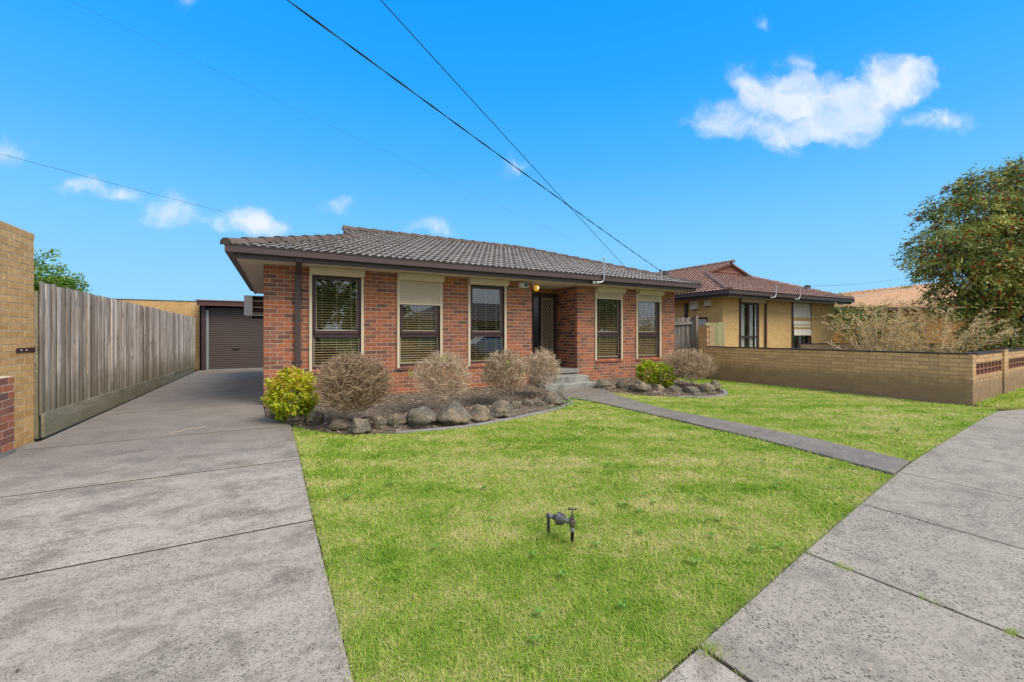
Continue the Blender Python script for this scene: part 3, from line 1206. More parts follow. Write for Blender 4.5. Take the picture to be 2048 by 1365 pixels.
def blades(P, name, dens_fn, hmin, hmax, seed):
    r = np.random.default_rng(seed)
    xs = [p[0] for p in P]
    ys = [p[1] for p in P]
    x0, x1, y0, y1 = min(xs), max(xs), min(ys), max(ys)
    X, Y, D = [], [], []
    step = .5
    for gx in np.arange(x0, x1, step):
        for gy in np.arange(y0, y1, step):
            dist = math.hypot(gx + step / 2, gy + step / 2)
            n = int(dens_fn(dist) * step * step)
            X.append(gx + r.random(n) * step)
            Y.append(gy + r.random(n) * step)
    x, y = np.concatenate(X), np.concatenate(Y)
    ed = edge_dist(P, x, y)
    k = inpoly(P, x, y) & (r.random(len(x)) < np.clip(ed / .05 + .25 * np.sin(x * 23 + y * 17), .25, 1))
    # keep only what the camera could see with a step to either side
    fw = x * fwd[0] + y * fwd[1]
    rt = x * rgt[0] + y * rgt[1]
    k &= (fw > .6) & (np.abs(rt) < fw * 1.35 + 1.2)
    x, y, ed = x[k], y[k], ed[k]
    n = len(x)
    dist = np.hypot(x, y)
    clump = np.sin(x * 7.3 + np.sin(y * 5.1) * 2) * np.sin(y * 6.7 + np.sin(x * 4.3) * 2)
    h = .9 * (hmin + (hmax - hmin) * r.random(n) ** 1.9) * (1 + .28 * clump)
    wd = (.0011 + .0011 * r.random(n)) * np.clip(dist / 2.2, 1, 4)
    az = r.random(n) * 2 * math.pi
    ln = (.35 + r.random(n) * 1.25)
    dx, dy = np.cos(az), np.sin(az)
    sx, sy = -dy * wd, dx * wd
    z0 = np.full(n, -.035)
    V = np.zeros((n, 5, 3), np.float32)
    V[:, 0] = np.stack([x - sx, y - sy, z0], 1)
    V[:, 1] = np.stack([x + sx, y + sy, z0], 1)
    mx, my, mz = x + dx * h * ln * .35, y + dy * h * ln * .35, z0 + h * .62
    V[:, 2] = np.stack([mx + sx * .8, my + sy * .8, mz], 1)
    V[:, 3] = np.stack([mx - sx * .8, my - sy * .8, mz], 1)
    V[:, 4] = np.stack([x + dx * h * ln, y + dy * h * ln, z0 + h * np.clip(1.1 - ln * .42, .32, 1.0)], 1)
    me = bpy.data.meshes.new(name)
    me.vertices.add(n * 5)
    me.vertices.foreach_set('co', V.ravel())
    base = np.arange(n)[:, None] * 5
    loops = (base + np.array([0, 1, 2, 3, 3, 2, 4])).ravel().astype(np.int32)
    me.loops.add(len(loops))
    me.loops.foreach_set('vertex_index', loops)
    me.polygons.add(n * 2)
    ls = (np.arange(n)[:, None] * 7 + np.array([0, 4])).ravel().astype(np.int32)
    me.polygons.foreach_set('loop_start', ls)
    me.update()
    at = me.attributes.new('rnd', 'FLOAT', 'FACE')
    at.data.foreach_set('value', np.repeat(r.random(n), 2).astype(np.float32))
    o = obj(name, me, 'grass_blade')
    o['kind'] = 'stuff'
    return o


def dens(d):
    return 23000 if d < 2.6 else 16000 if d < 4 else 9500 if d < 6 else 5600 if d < 8.5 else 3200


for P, sd_ in ((LAWN1, 1), (LAWN2, 2), (LAWN3, 3)):
    poly_sheet('lawn', inset(P, .012), -.026, 'thatch')
tag(blades(inset(LAWN1, .004), 'lawn_grass', dens, .026, .050, 11), 'short mown grass between the driveway and the garden path', 'grass')
tag(blades(inset(LAWN2, .004), 'lawn_grass', dens, .026, .050, 12), 'short mown grass between the garden path and the low tan wall', 'grass')
tag(blades(LAWN3, 'verge_grass', dens, .05, .16, 13), 'longer grass along the foot of the street wall', 'grass')

# tufts in the slab joints
mb = MB()


def tuft(x, y, n, h, spread):
    for _ in range(n):
        a = rng.random() * 6.283
        px, py = x + rng.gauss(0, spread), y + rng.gauss(0, spread * .5)
        hh = h * rng.uniform(.5, 1.1)
        lx, ly = math.cos(a) * hh * .8, math.sin(a) * hh * .8
        wx, wy = -math.sin(a) * .002, math.cos(a) * .002
        mb.add([(px - wx, py - wy, -.02), (px + wx, py + wy, -.02), (px + lx, py + ly, hh * .75)], [(0, 1, 2)], rng.random())


for (x, y, n) in [(1.645, 2.455, 150), (1.665, 2.44, 110), (1.735, 2.30, 60), (-1.02, 5.3, 40), (-1.25, 5.31, 50), (.02, 5.31, 40), (-.3, 5.31, 22), (-.85, 7.35, 40), (-2.2, 7.8, 20)]:
    tuft(x, y, n, .018 if x < 1 else .058, .05 if x < 1 else .03)
for x0, x1, n in [(1.66, 1.70, 90), (2.965, 3.02, 120)]:
    for k in range(14):
        f = rng.random()
        tuft(lerp(x0, x0 + .115, f), lerp(fe(x0), -.95, f), n // 4, .026, .018)
tuft(1.67, 1.22, 160, .05, .035)
for f, n in ((.08, 90), (.1, 60), (.36, 160), (.40, 90), (.58, 130), (.62, 60), (.9, 60)):
    tuft(lerp(2.965, 3.08, f), lerp(fe(2.965), -.95, f), n, .024, .022)
tag(single('joint_grass', mb, 'grass_blade', 'tiny grass tufts growing in the concrete joints', 'grass', kind='stuff'))

# ragged turf creeping over the concrete edges
mb = MB()
edge_runs = [[(.262, 1.3), (.245, 2.2), (.235, 3.53), (.215, 5.3), (.18, 7.2)], [(x, fe(x)) for x in (.5, 1.31, 1.69, 2.2, 2.93, 3.99, 5.24, 5.42)], [(x, fe(x)) for x in (6.16, 8.0, 10.18, 11.4)],
             [(at_y(PL, y), y) for y in (2.2, 3.7, 4.9, 6.6, 7.2)], [(at_y(PR, y), y) for y in (2.3, 4.2, 5.3, 6.8, 7.7)]]
for run in edge_runs:
    for i in range(len(run) - 1):
        a, b = Vector((*run[i], 0)), Vector((*run[i + 1], 0))
        n = int((b - a).length / .035)
        for k in range(n):
            p = a.lerp(b, (k + rng.random()) / n)
            wgt = .5 + .5 * math.sin(p.x * 5.1 + p.y * 6.3) * math.sin(p.x * 2.2 - p.y * 3.1)
            if rng.random() < .35 + .6 * wgt:
                tuft(p.x, p.y, rng.randint(3, 11), rng.uniform(.02, .042), .014)
single('edge_grass', mb, 'grass_blade', 'ragged grass creeping over the concrete along the lawn edges', 'grass', kind='stuff')
# crumbs of soil and dry clippings along the edges, leaves and twigs on the concrete
mb = MB()


def crumb(x, y, L, w_, zz=.003):
    a = rng.random() * 6.283
    d, q = Vector((math.cos(a), math.sin(a), rng.uniform(-.15, .15))), Vector((-math.sin(a), math.cos(a), rng.uniform(-.15, .15)))
    c = Vector((x, y, zz + .004))
    mb.add([c - d * L - q * w_ * .6, c + d * L * .3 - q * w_, c + d * L, c + q * w_], [(0, 1, 2, 3)], rng.random())


for run in edge_runs[:3]:
    for i in range(len(run) - 1):
        a, b = Vector((*run[i], 0)), Vector((*run[i + 1], 0))
        for k in range(int((b - a).length / .012)):
            p = a.lerp(b, rng.random())
            s_ = abs(rng.gauss(0, .016))
            dx, dy_ = (-s_, 0) if run is edge_runs[0] else (0, -s_)
            crumb(p.x + dx, p.y + dy_, rng.uniform(.002, .007), rng.uniform(.0015, .003))
for _ in range(70):
    crumb(rng.uniform(-2.4, .1), rng.uniform(2.0, 12), rng.uniform(.006, .018), rng.uniform(.002, .006))
for _ in range(40):
    x = rng.uniform(1.8, 9)
    crumb(x, fe(x) - rng.uniform(.05, 1.4), rng.uniform(.006, .016), rng.uniform(.002, .006))
for _ in range(60):
    crumb(rng.uniform(-2.72, -2.55), rng.uniform(7.5, 14), rng.uniform(.006, .02), rng.uniform(.003, .007))
single('leaf_litter', mb, 'mulch_chip', 'crumbs of soil, dry clippings and fallen leaf bits on the concrete', 'litter', kind='stuff')
mb = MB()
mb.tube(catmull([(-1.36, 7.62, .004), (-1.26, 7.64, .005), (-1.17, 7.80, .006), (-1.06, 7.78, .005), (-.98, 7.90, .004)], 3), .0035, 5)
single('fallen_twig', mb, 'twig', 'pale crooked twig lying on the driveway beside the fence side', 'twig')

# broad leaved weeds in the lawn
mb = MB()
for _ in range(110):
    if rng.random() < .65:
        x, y = rng.uniform(.5, 5.2), rng.uniform(1.6, 5.6)
        if not inpoly(LAWN1, np.array([x]), np.array([y]))[0]:
            continue
    else:
        x, y = rng.uniform(6.5, 11), rng.uniform(2.4, 6)
    n = rng.randint(4, 8)
    for k in range(n):
        a = k * 6.283 / n + rng.uniform(-.4, .4)
        L = rng.uniform(.02, .05)
        w_ = L * .28
        d = Vector((math.cos(a), math.sin(a), 0))
        q = Vector((-d.y, d.x, 0))
        b0 = Vector((x, y, .0))
        mb.add([b0, b0 + d * L * .5 + q * w_ + Vector((0, 0, .022)), b0 + d * L + Vector((0, 0, .016)), b0 + d * L * .5 - q * w_ + Vector((0, 0, .022))], [(0, 1, 2, 3)], rng.random())
single('lawn_weeds', mb, 'weed_leaf', 'small broad leaved weeds scattered in the lawn', 'weeds', kind='stuff')

# ================================================================== GARDEN BEDS
for P, nm in ((BEDL + [(5.62, 8.36), (5.9, 9.66), (-.255, 9.66), (-.19, 8.3), (.14, 7.5)], 'garden_bed'), (BEDR + [(11.0, 9.66), (7.4, 9.66), (7.36, 8.72), (7.05, 8.72)], 'garden_bed')):
    bm = bmesh.new()
    xs = [p[0] for p in P]
    ys = [p[1] for p in P]
    gx = np.arange(min(xs) - .1, max(xs) + .2, .12)
    gy = np.arange(min(ys) - .1, max(ys) + .12, .12)
    vg = {}
    for i, x in enumerate(gx):
        for j, y in enumerate(gy):
            x_, y_ = np.array([x]), np.array([y])
            if inpoly(P, x_, y_)[0]:
                ed = edge_dist(P[:12], x_, y_)[0]
                vg[i, j] = bm.verts.new((x, min(y, 9.66), -.027 + .107 * min(1, max(0, ed - .10) / .34) + rng.uniform(-.003, .006) * min(1, ed / .1)))
    for (i, j) in list(vg):
        q = [vg.get(k) for k in ((i, j), (i + 1, j), (i + 1, j + 1), (i, j + 1))]
        if all(q):
            bm.faces.new(q)
    me = bpy.data.meshes.new(nm)
    bm.to_mesh(me)
    bm.free()
    o = obj(nm, me, 'soil')
    o['kind'] = 'structure'
    poly_sheet('bed_soil', P, -.02, 'soil')
    # chips of bark and dead leaf
    mb = MB()
    n = 0
    while n < 3600:
        x, y = rng.uniform(min(xs), max(xs)), rng.uniform(min(ys), 9.6)
        if not inpoly(P, np.array([x]), np.array([y]))[0]:
            continue
        n += 1
        ed = edge_dist(P[:12], np.array([x]), np.array([y]))[0]
        zz = -.02 + .10 * min(1, max(0, ed - .10) / .34) + rng.uniform(.004, .016)
        a = rng.random() * 6.28
        L, w_ = rng.uniform(.012, .04), rng.uniform(.004, .012)
        d = Vector((math.cos(a), math.sin(a), rng.uniform(-.4, .4)))
        q = Vector((-math.sin(a), math.cos(a), rng.uniform(-.4, .4)))
        c = Vector((x, y, zz))
        mb.add([c - d * L - q * w_, c + d * L - q * w_, c + d * L * .8 + q * w_, c - d * L * .9 + q * w_], [(0, 1, 2, 3)], rng.random())
    single('mulch', mb, 'mulch_chip', 'dry bark and leaf litter lying on the left garden bed' if P[0][0] < 1 else 'dry bark and leaf litter lying on the right garden bed', 'mulch', kind='stuff')


def ribbon(name, pts, w_, h, m, label):
    c = catmull([(p[0], p[1], 0) for p in pts], 5)
    mb = MB()
    n = len(c)
    for i, p in enumerate(c):
        d = (c[min(i + 1, n - 1)] - c[max(i - 1, 0)]).normalized()
        q = Vector((-d.y, d.x, 0))
        for s_, zz in ((-1, -.06), (-1, h - .01), (-.75, h), (.75, h), (1, h - .01), (1, -.06)):
            v = p + q * (s_ * w_ / 2)
            mb.v.append((v.x, v.y, zz))
    for i in range(n - 1):
        for k in range(5):
            mb.face((i * 6 + k, i * 6 + k + 1, (i + 1) * 6 + k + 1, (i + 1) * 6 + k))
    mb.face((0, 1, 2, 3, 4, 5))
    mb.face(tuple((n - 1) * 6 + k for k in range(6)))
    return single(name, mb, m, label, 'edging')


ribbon('garden_edging', BEDL[3:], .10, .004, 'kerb_concrete', 'curved concrete mowing strip around the left garden bed')
ribbon('garden_edging', BEDR[3:9], .10, .004, 'kerb_concrete', 'curved concrete mowing strip around the right garden bed')

ROCKS = [(.25, 7.58, .36, .17, 'flat brown rock beside the driveway under the leafy shrub'),
         (.50, 7.34, .27, .21, 'grey rounded rock second from the driveway, under the big bare shrub'),
         (.80, 6.80, .34, .16, 'low reddish brown rock in front of the biggest bare shrub'),
         (1.03, 6.42, .33, .21, 'dark pitted rock third from the driveway end along the lawn edge'),
         (1.32, 6.49, .24, .20, 'small pale lichened rock between the dark pitted rock and the leaning rock'),
         (1.56, 6.45, .28, .20, 'small leaning rock just left of the largest round boulder'),
         (1.90, 6.40, .55, .31, 'largest round boulder with pale lichen at the lawn edge of the left bed'),
         (2.42, 6.32, .58, .35, 'tall pointed brown boulder below the second bare shrub'),
         (2.90, 6.36, .43, .23, 'rounded grey rock directly right of the pointed boulder'),
         (3.38, 6.50, .48, .25, 'wide lichened rock below the third bare shrub'),
         (3.80, 6.80, .24, .19, 'small dark rock right of the wide lichened rock, left bed'),
         (4.12, 6.92, .25, .19, 'small upright rock below the gap between the two joined bare shrubs'),
         (4.36, 6.93, .26, .19, 'smooth blue grey rock near the curved end of the left bed'),
         (4.82, 7.10, .42, .24, 'broad brown rock below the bare shrub beside the steps'),
         (5.30, 7.55, .22, .17, 'last small rock of the left bed beside the garden path'),
         (7.40, 8.46, .46, .23, 'pale wedge shaped rock beside the concrete steps'),
         (7.62, 8.10, .32, .25, 'lichened rock right of the pale wedge rock'),
         (7.76, 7.56, .60, .27, 'long grey boulder in the right bed left of the leafy shrub'),
         (8.05, 7.24, .27, .18, 'small rock below the leafy shrub in the right bed'),
         (8.22, 6.98, .37, .19, 'rounded rock just right of the leafy shrub in the right bed'),
         (8.48, 6.72, .42, .19, 'flat rock at the front of the right bed'),
         (8.86, 6.58, .42, .26, 'brown ridged rock below the bare shrub in the right bed'),
         (9.36, 6.74, .34, .27, 'rightmost rock of the right bed, brown and steep sided')]


def hash3(p, s_):
    return math.sin(p.x * 3.1 + s_) * math.cos(p.y * 2.7 + s_ * 1.7) + math.sin(p.z * 3.9 + s_ * .6) * .7


bmr = bmesh.new()
bmesh.ops.create_icosphere(bmr, subdivisions=4, radius=1)
RV = [v.co.copy() for v in bmr.verts]
RF = [tuple(v.index for v in f.verts) for f in bmr.faces]
bmr.free()
for i, (x, y, w_, h, lab) in enumerate(ROCKS):
    mb = MB()
    s_ = i * 1.93
    vv = []
    rot = Matrix.Rotation(rng.random() * 6.28, 3, 'Z')
    for p in RV:
        d = 1 + .15 * hash3(p * 1.2, s_) + .09 * hash3(p * 2.9, s_ + 3) + .045 * hash3(p * 6.5, s_ + 5) + .028 * hash3(p * 14, s_)
        # chip a few flat faces
        for k in range(5):
            nrm = Vector((math.sin(s_ * 3 + k * 2.1), math.cos(s_ * 2 + k * 1.3), math.sin(s_ + k) * .5 + .4)).normalized()
            pr = (p * d).dot(nrm)
            if pr > .74:
                d *= lerp(1, .74 / pr, .85)
        q = rot @ (p * d)
        zz = q.z
        if lab.startswith('tall pointed'):
            q.x *= 1 - .45 * max(0, q.z)
            q.y *= 1 - .45 * max(0, q.z)
        if lab.startswith('pale wedge'):
            zz *= 1 - .4 * q.x
        depth = max(.8, min(1.05, .24 / w_ + .35)) * w_ * .5
        ax = Vector((rgt[0], rgt[1], 0)) * (q.x * w_ * .49) + Vector((fwd[0], fwd[1], 0)) * (q.y * depth)
        vv.append((x + ax.x, y + ax.y, h * .36 + zz * h * .62))
    mb.add(vv, RF)
    o = single('rock', mb, 'rock', lab, 'rock', 'basalt rocks edging the garden beds', smooth=True)

# ================================================================== MAIN HOUSE
FY = 9.67
HX0, HX1 = -.267, 11.406
house = thing('brick_house', (5.5, FY, 0), 'single storey red brick house with grey tiled roof and cream roller shutters', 'house')
W = Wall(house)
WIN = [(.58, 1.585, .62, 2.655), (2.375, 3.375, .62, 2.655), (4.105, 5.10, .62, 2.655), (8.09, 9.083, .62, 2.655), (9.716, 10.725, .62, 2.655)]
DX0, DX1, DY = 5.913, 7.418, 10.70
Z0 = -.068
ops1 = [(a - HX0, b - HX0, z0, z1) for a, b, z0, z1 in WIN[:3]]
ops2 = [(a - DX1, b - DX1, z0, z1) for a, b, z0, z1 in WIN[3:]]
W.panel((HX0, FY), (1, 0), DX0 - HX0, Z0, 2.80, (0, -1), ops1, mat_='red_brick', seed=1)
W.panel((DX1, FY), (1, 0), HX1 - DX1, Z0, 2.80, (0, -1), ops2, mat_='red_brick', seed=2, soldier=(6,))
W.panel((DX1, FY + .11), (0, 1), DY - FY - .11, Z0 + 5 * .086, 2.80, (-1, 0), (), mat_='dark_red_brick', seed=3, phase=.5)
W.panel((DX0, FY + .11), (0, 1), DY - FY - .11, Z0 + 5 * .086, 2.80, (1, 0), (), mat_='red_brick', seed=4, see=False)
W.panel((DX0, DY), (1, 0), DX1 - DX0, Z0 + 5 * .086, 2.80, (0, -1), [(.60, DX1 - DX0 - .02, .4, 2.62)], mat_='red_brick', seed=5, see=False)
# low base wall that carries the porch slab
W.panel((DX0 + .01, FY - .02), (1, 0), DX1 - DX0 - .02, Z0, .33, (0, -1), (), mat_='red_brick', seed=6)
W.panel((HX0, FY + .11), (0, 1), 7.0, Z0, 2.80, (-1, 0), (), mat_='red_brick', seed=7, see=False, phase=.5)
W.panel((HX1, FY + .11), (0, 1), 7.0, Z0, 2.80, (1, 0), (), mat_='red_brick', seed=8, see=False, phase=.5)
W.build(300, 'mortar')
mb = MB()
mb.box((HX0 + .12, 16.6, -.05), (HX1 - .12, 16.72, 2.79))
mb.box((HX0 + .12, FY + .95, .3), (DX0 - .02, FY + 1.0, 2.79))
mb.box((DX1 + .2, FY + .95, .3), (HX1 - .12, FY + 1.0, 2.79))
mb.box((HX0 + .12, FY + .13, .3), (HX1 - .12, FY + .94, .32))
part('dark_room_wall', mb, 'dark', house, own_origin=False)  # near-black walls and floor: the darkness of the unlit rooms is in the colour


def box_part(name, lo, hi, m, parent, **kw):
    mb_ = MB()
    mb_.box(lo, hi)
    return part(name, mb_, m, parent, **kw)


# soffit / ceiling
mb = MB()
mb.box((-.69, 9.072, 2.785), (11.62, 9.669, 2.80))
mb.box((HX0 - .42, 9.669, 2.785), (HX0 - .003, 16.9, 2.80))
mb.box((HX1 + .003, 9.669, 2.785), (11.62, 16.9, 2.80))
mb.box((DX0 + .002, 9.669, 2.785), (DX1 - .002, DY - .002, 2.80))
mb.box((HX0, FY, 2.802), (HX1, 16.7, 2.812))
part('soffit', mb, 'soffit_paint', house, own_origin=False)
mb = MB()
mb.box((-.722, 9.04, 2.765), (11.652, 9.07, 2.95))
mb.box((-.722, 9.072, 2.765), (-.692, 16.9, 2.95))
mb.box((11.622, 9.072, 2.765), (11.652, 16.9, 2.95))
part('fascia', mb, 'brown_paint', house, own_origin=False)


def gutter(root, path, inward, m, name='gutter'):
    """quad gutter swept along a polyline; inward: left or right side of travel is the house"""
    prof = [(0, .0), (.0, .11), (-.012, .118), (-.012, .13), (.012, .13), (.012, .12), (.012, .012), (.105, .012), (.105, .10), (.112, .10), (.112, 0)]
    mb = MB()
    n = len(path)
    k = len(prof)
    for i, p in enumerate(path):
        p = Vector(p)
        d1 = (Vector(path[i]) - Vector(path[i - 1])).normalized() if i > 0 else None
        d2 = (Vector(path[i + 1]) - Vector(path[i])).normalized() if i < n - 1 else None
        d1 = d1 or d2
        d2 = d2 or d1
        q1, q2 = Vector((-d1.y, d1.x, 0)) * inward, Vector((-d2.y, d2.x, 0)) * inward
        m_ = q1 + q2
        m_ = m_ / m_.dot(q1)
        for a, b in prof:
            v = p + m_ * a
            mb.v.append((v.x, v.y, p.z + b))
    for i in range(n - 1):
        for j in range(k):
            j2 = (j + 1) % k
            mb.face((i * k + j, i * k + j2, (i + 1) * k + j2, (i + 1) * k + j))
    mb.face(tuple(range(k)))
    mb.face(tuple((n - 1) * k + j for j in range(k)))
    return part(name, mb, m, root, own_origin=False)


gutter(house, [(-.835, 16.9, 2.855), (-.835, 8.925, 2.855), (11.765, 8.925, 2.855), (11.765, 16.9, 2.855)], 1, 'brown_paint')

# roof
PT = R(19.5)
tp_ = math.tan(PT)
EX0, EX1, EY = -.80, 11.73, 9.0
EZ = 2.955
GX = 1.68
RY = 13.08


def rz_(y):
    return EZ + tp_ * (y - EY)


def in_front(c):
    dy = c.y - EY
    left = min(EX0 + dy, GX)
    right = EX1 - dy
    pl = []
    m_ = .32
    if c.x < left - m_ or c.x > right + m_ or c.y > RY + .12:
        return -1, None
    if c.x < left + m_:
        if EX0 + dy < GX:
            pl.append((Vector((EX0, EY, 0)), Vector((-1, 1, 0)).normalized()))
        else:
            pl.append((Vector((GX - .06, 0, 0)), Vector((-1, 0, 0))))
    if c.x > right - m_:
        pl.append((Vector((EX1, EY, 0)), Vector((1, 1, 0)).normalized()))
    if c.y > RY - .3:
        pl.append((Vector((0, RY, 0)), Vector((0, 1, 0))))
    return (0, pl) if pl else (1, None)


tl = roof_plane(house, (EX0 - .3, EY - .04, EZ + .0), (1, 0), (0, 1), PT, EX1 - EX0 + .5, 15, None, None, None, in_front)
build_tiles(house, tl, 'grey_tile', 300)


def in_left(c):
    dx = c.x - EX0
    m_ = .32
    if dx < -.1 or c.x > GX + .1 or c.y < EY + dx - m_ or c.y > 2 * RY - EY - dx + m_:
        return -1, None
    pl = []
    if c.y < EY + dx + m_:
        pl.append((Vector((EX0, EY, 0)), Vector((1, -1, 0)).normalized()))
    if c.y > 2 * RY - EY - dx - m_:
        pl.append((Vector((EX0, 2 * RY - EY, 0)), Vector((1, 1, 0)).normalized()))
    return (0, pl) if pl else (1, None)


tl = roof_plane(house, (EX0 - .04, EY - .1 + 8.4, EZ), (0, -1), (1, 0), PT, 8.6, 9, None, None, None, in_left)
build_tiles(house, tl, 'grey_tile', 0)


def in_right(c):
    dx = EX1 - c.x
    m_ = .32
    if dx < -.1 or c.y < EY + dx - m_ or c.y > 2 * RY - EY - dx + m_:
        return -1, None
    pl = []
    if c.y < EY + dx + m_:
        pl.append((Vector((EX1, EY, 0)), Vector((-1, -1, 0)).normalized()))
    if c.y > 2 * RY - EY - dx - m_:
        pl.append((Vector((EX1, 2 * RY - EY, 0)), Vector((-1, 1, 0)).normalized()))
    return (0, pl) if pl else (1, None)


tl = roof_plane(house, (EX1 + .04, EY - .1, EZ), (0, 1), (-1, 0), PT, 8.6, 15, None, None, None, in_right)
build_tiles(house, tl, 'grey_tile', 0)
# sarking under the tiles, back slope, gable end
mb = MB()
by = 2 * RY - EY
dz = -.012
A = [(EX0, EY, EZ + dz), (EX1, EY, EZ + dz), (EX1, by, EZ + dz), (EX0, by, EZ + dz)]
rx0, rx1 = EX0 + (RY - EY), EX1 - (RY - EY)
rzz = rz_(RY) + dz
mb.add(A + [(rx0, RY, rzz), (rx1, RY, rzz), (GX + .05, RY, rzz), (GX + .05, EY + GX - EX0, rz_(EY + GX - EX0) + dz), (GX + .05, by - (GX - EX0), rz_(EY + GX - EX0) + dz)],
       [(0, 1, 5, 6, 7), (1, 2, 5), (2, 3, 8, 6, 5), (3, 0, 7, 8), (6, 8, 7)])
part('roof_lining', mb, 'tile_cap_dark', house, own_origin=False)
mb = MB()
hy = RY - (EY + GX - EX0) + .12
gz = rz_(RY) - .03
mb.add([(GX - .05, RY - hy, gz - hy * tp_), (GX - .05, RY, gz), (GX - .05, RY + hy, gz - hy * tp_), (GX - .02, RY - hy, gz - hy * tp_), (GX - .02, RY, gz), (GX - .02, RY + hy, gz - hy * tp_)],
       [(0, 1, 2), (5, 4, 3), (0, 3, 4, 1), (1, 4, 5, 2), (2, 5, 3, 0)])
part('gable_end', mb, 'gable_board', house, own_origin=False)
hz = .03
caps(house, (EX0 - .02, EY - .02, EZ + hz), (GX + .12, EY + GX + .12 - EX0, rz_(EY + GX + .12 - EX0) + hz), 'brown_cap', name='hip_cap')
caps(house, (GX - .06, RY, rz_(RY) + hz), (rx1, RY, rz_(RY) + hz), 'brown_cap')
caps(house, (EX1 + .02, EY - .02, EZ + hz), (rx1, RY, rz_(RY) + hz), 'brown_cap', name='hip_cap')
mb = MB()
mb.box((GX - .08, EY + GX - EX0 - .25, 0), (GX - .03, RY, .01))
# verge strip along the gable
a0, a1 = Vector((GX - .06, EY + GX - EX0 - .15, rz_(EY + GX - EX0 - .15) + .045)), Vector((GX - .06, RY, rz_(RY) + .05))
mb = MB()
mb.tube([a0, a1], .045, 6)
part('verge_cap', mb, 'brown_cap', house)

# windows and shutters
for wi, (x0, x1, z0, z1) in enumerate(WIN):
    fr = MB()
    yf, yb = FY + .055, FY + .105
    ft = .052
    mz0, mz1 = 1.335, 1.475
    z0_, z1_ = z0 + .06, z1 - .02
    fr.box((x0 + .004, yf, z0_), (x0 + ft, yb, z1_))
    fr.box((x1 - ft, yf, z0_), (x1 - .004, yb, z1_))
    fr.box((x0 + ft, yf, z0_), (x1 - ft, yb, z0_ + .05))
    fr.box((x0 + ft, yf, z1_ - .05), (x1 - ft, yb, z1_))
    fr.box((x0 + ft, yf - .012, mz0), (x1 - ft, yb, mz0 + .065))
    fr.box((x0 + ft, yf - .03, mz0 + .072), (x1 - ft, yb, mz0 + .14))
    # the opening upper sash stands proud of the frame
    fr.box((x0 + ft - .012, yf - .03, mz1), (x0 + ft + .045, yf - .002, z1_ - .03))
    fr.box((x1 - ft - .045, yf - .03, mz1), (x1 - ft + .012, yf - .002, z1_ - .03))
    fr.box((x0 + ft + .045, yf - .03, z1_ - .085), (x1 - ft - .045, yf - .002, z1_ - .03))
    win = part('window', fr, 'purple_paint', house)
    for (a, b) in ((z0_ + .05, mz0), (mz1, z1_ - .085)):
        mb = MB()
        mb.box((x0 + ft - .004, yf + .012, a - .004), (x1 - ft + .004, yf + .016, b + .004))
        part('pane', mb, 'glass', win)
    mb = MB()
    for (a, b) in ((z0_ + .05, mz0), (mz1, z1_ - .085)):
        e_ = .045 if b > 2 else 0
        q0, q1 = x0 + ft + e_, x1 - ft - e_
        mb.box((q0, yf + .004, a), (q0 + .009, yf + .0115, b))
        mb.box((q1 - .009, yf + .004, a), (q1, yf + .0115, b))
        mb.box((q0 + .009, yf + .004, a), (q1 - .009, yf + .0115, a + .009))
    part('sash_glint', mb, 'cream_paint', win)  # cream strips paint in the bright line reflected along the sash edge
    # venetian blind
    sl = MB()
    L = x1 - x0 - 2 * ft - .02
    tilt = R((18, 24, 5, 16, 20)[wi])
    c_, s_ = math.cos(tilt) * .0235, math.sin(tilt) * .0235
    sl.add([(-L / 2, -c_, -s_), (L / 2, -c_, -s_), (L / 2, 0, .003), (-L / 2, 0, .003), (-L / 2, c_, s_), (L / 2, c_, s_)], [(0, 1, 2, 3), (3, 2, 5, 4)])
    sme = sl.mesh('slat')
    sme.materials.append(MATS['wood_slat'])
    zz = z0_ + .075
    while zz < z1_ - .06:
        o = bpy.data.objects.new('slat', sme)
        COL.objects.link(o)
        o.parent = win
        o.location = Vector(((x0 + x1) / 2, yb + .008, zz)) - abs_off(win)
        zz += .053
    mb = MB()
    for f in (.18, .5, .82):
        x = lerp(x0 + ft, x1 - ft, f)
        mb.box((x - .003, yb - .020, z0_ + .08), (x + .003, yb - .018, z1_ - .09))
    part('ladder_cord', mb, 'cord', win)
    # sill of bricks on edge, sloping outward
    nb = 9
    for k in range(nb):
        mb = MB()
        a, b = lerp(x0 - .02, x1 + .02, k / nb) + .005, lerp(x0 - .02, x1 + .02, (k + 1) / nb) - .005
        v = [(a, FY - .035, z0 - .035), (b, FY - .035, z0 - .035), (b, FY + .10, z0 + .0), (a, FY + .10, z0 + .0)]
        v += [(p[0], p[1], p[2] + .062) for p in v]
        v[4] = (a, FY - .035, z0 + .02)
        v[5] = (b, FY - .035, z0 + .02)
        mb.add(v, [(3, 2, 1, 0), (4, 5, 6, 7), (0, 1, 5, 4), (1, 2, 6, 5), (2, 3, 7, 6), (3, 0, 4, 7)])
        part('sill_brick', mb, 'red_brick', win)
    # roller shutter
    gx0, gx1 = x0 - .037, x1 + .032
    mb = MB()
    d = .165
    pr = [(0, 2.625), (-d + .05, 2.625), (-d, 2.675), (-d, 2.765), (-d + .02, 2.782), (0, 2.782)]
    for x in (gx0, gx1 + .005):
        for (yy, zz) in pr:
            mb.v.append((x, FY - .001 + yy, zz))
    for k in range(6):
        k2 = (k + 1) % 6
        mb.face((k, k2, 6 + k2, 6 + k))
    mb.face((5, 4, 3, 2, 1, 0))
    mb.face((6, 7, 8, 9, 10, 11))
    sh = part('roller_shutter', mb, 'cream_paint', house)
    for x in (gx0, gx1 - .055):
        mb = MB()
        mb.box((x, FY - .034, z0 + .01), (x + .055, FY - .001, 2.624))
        part('guide', mb, 'cream_paint', sh)
    drop = [0, 2.09, 0, 2.452, 2.44][wi]
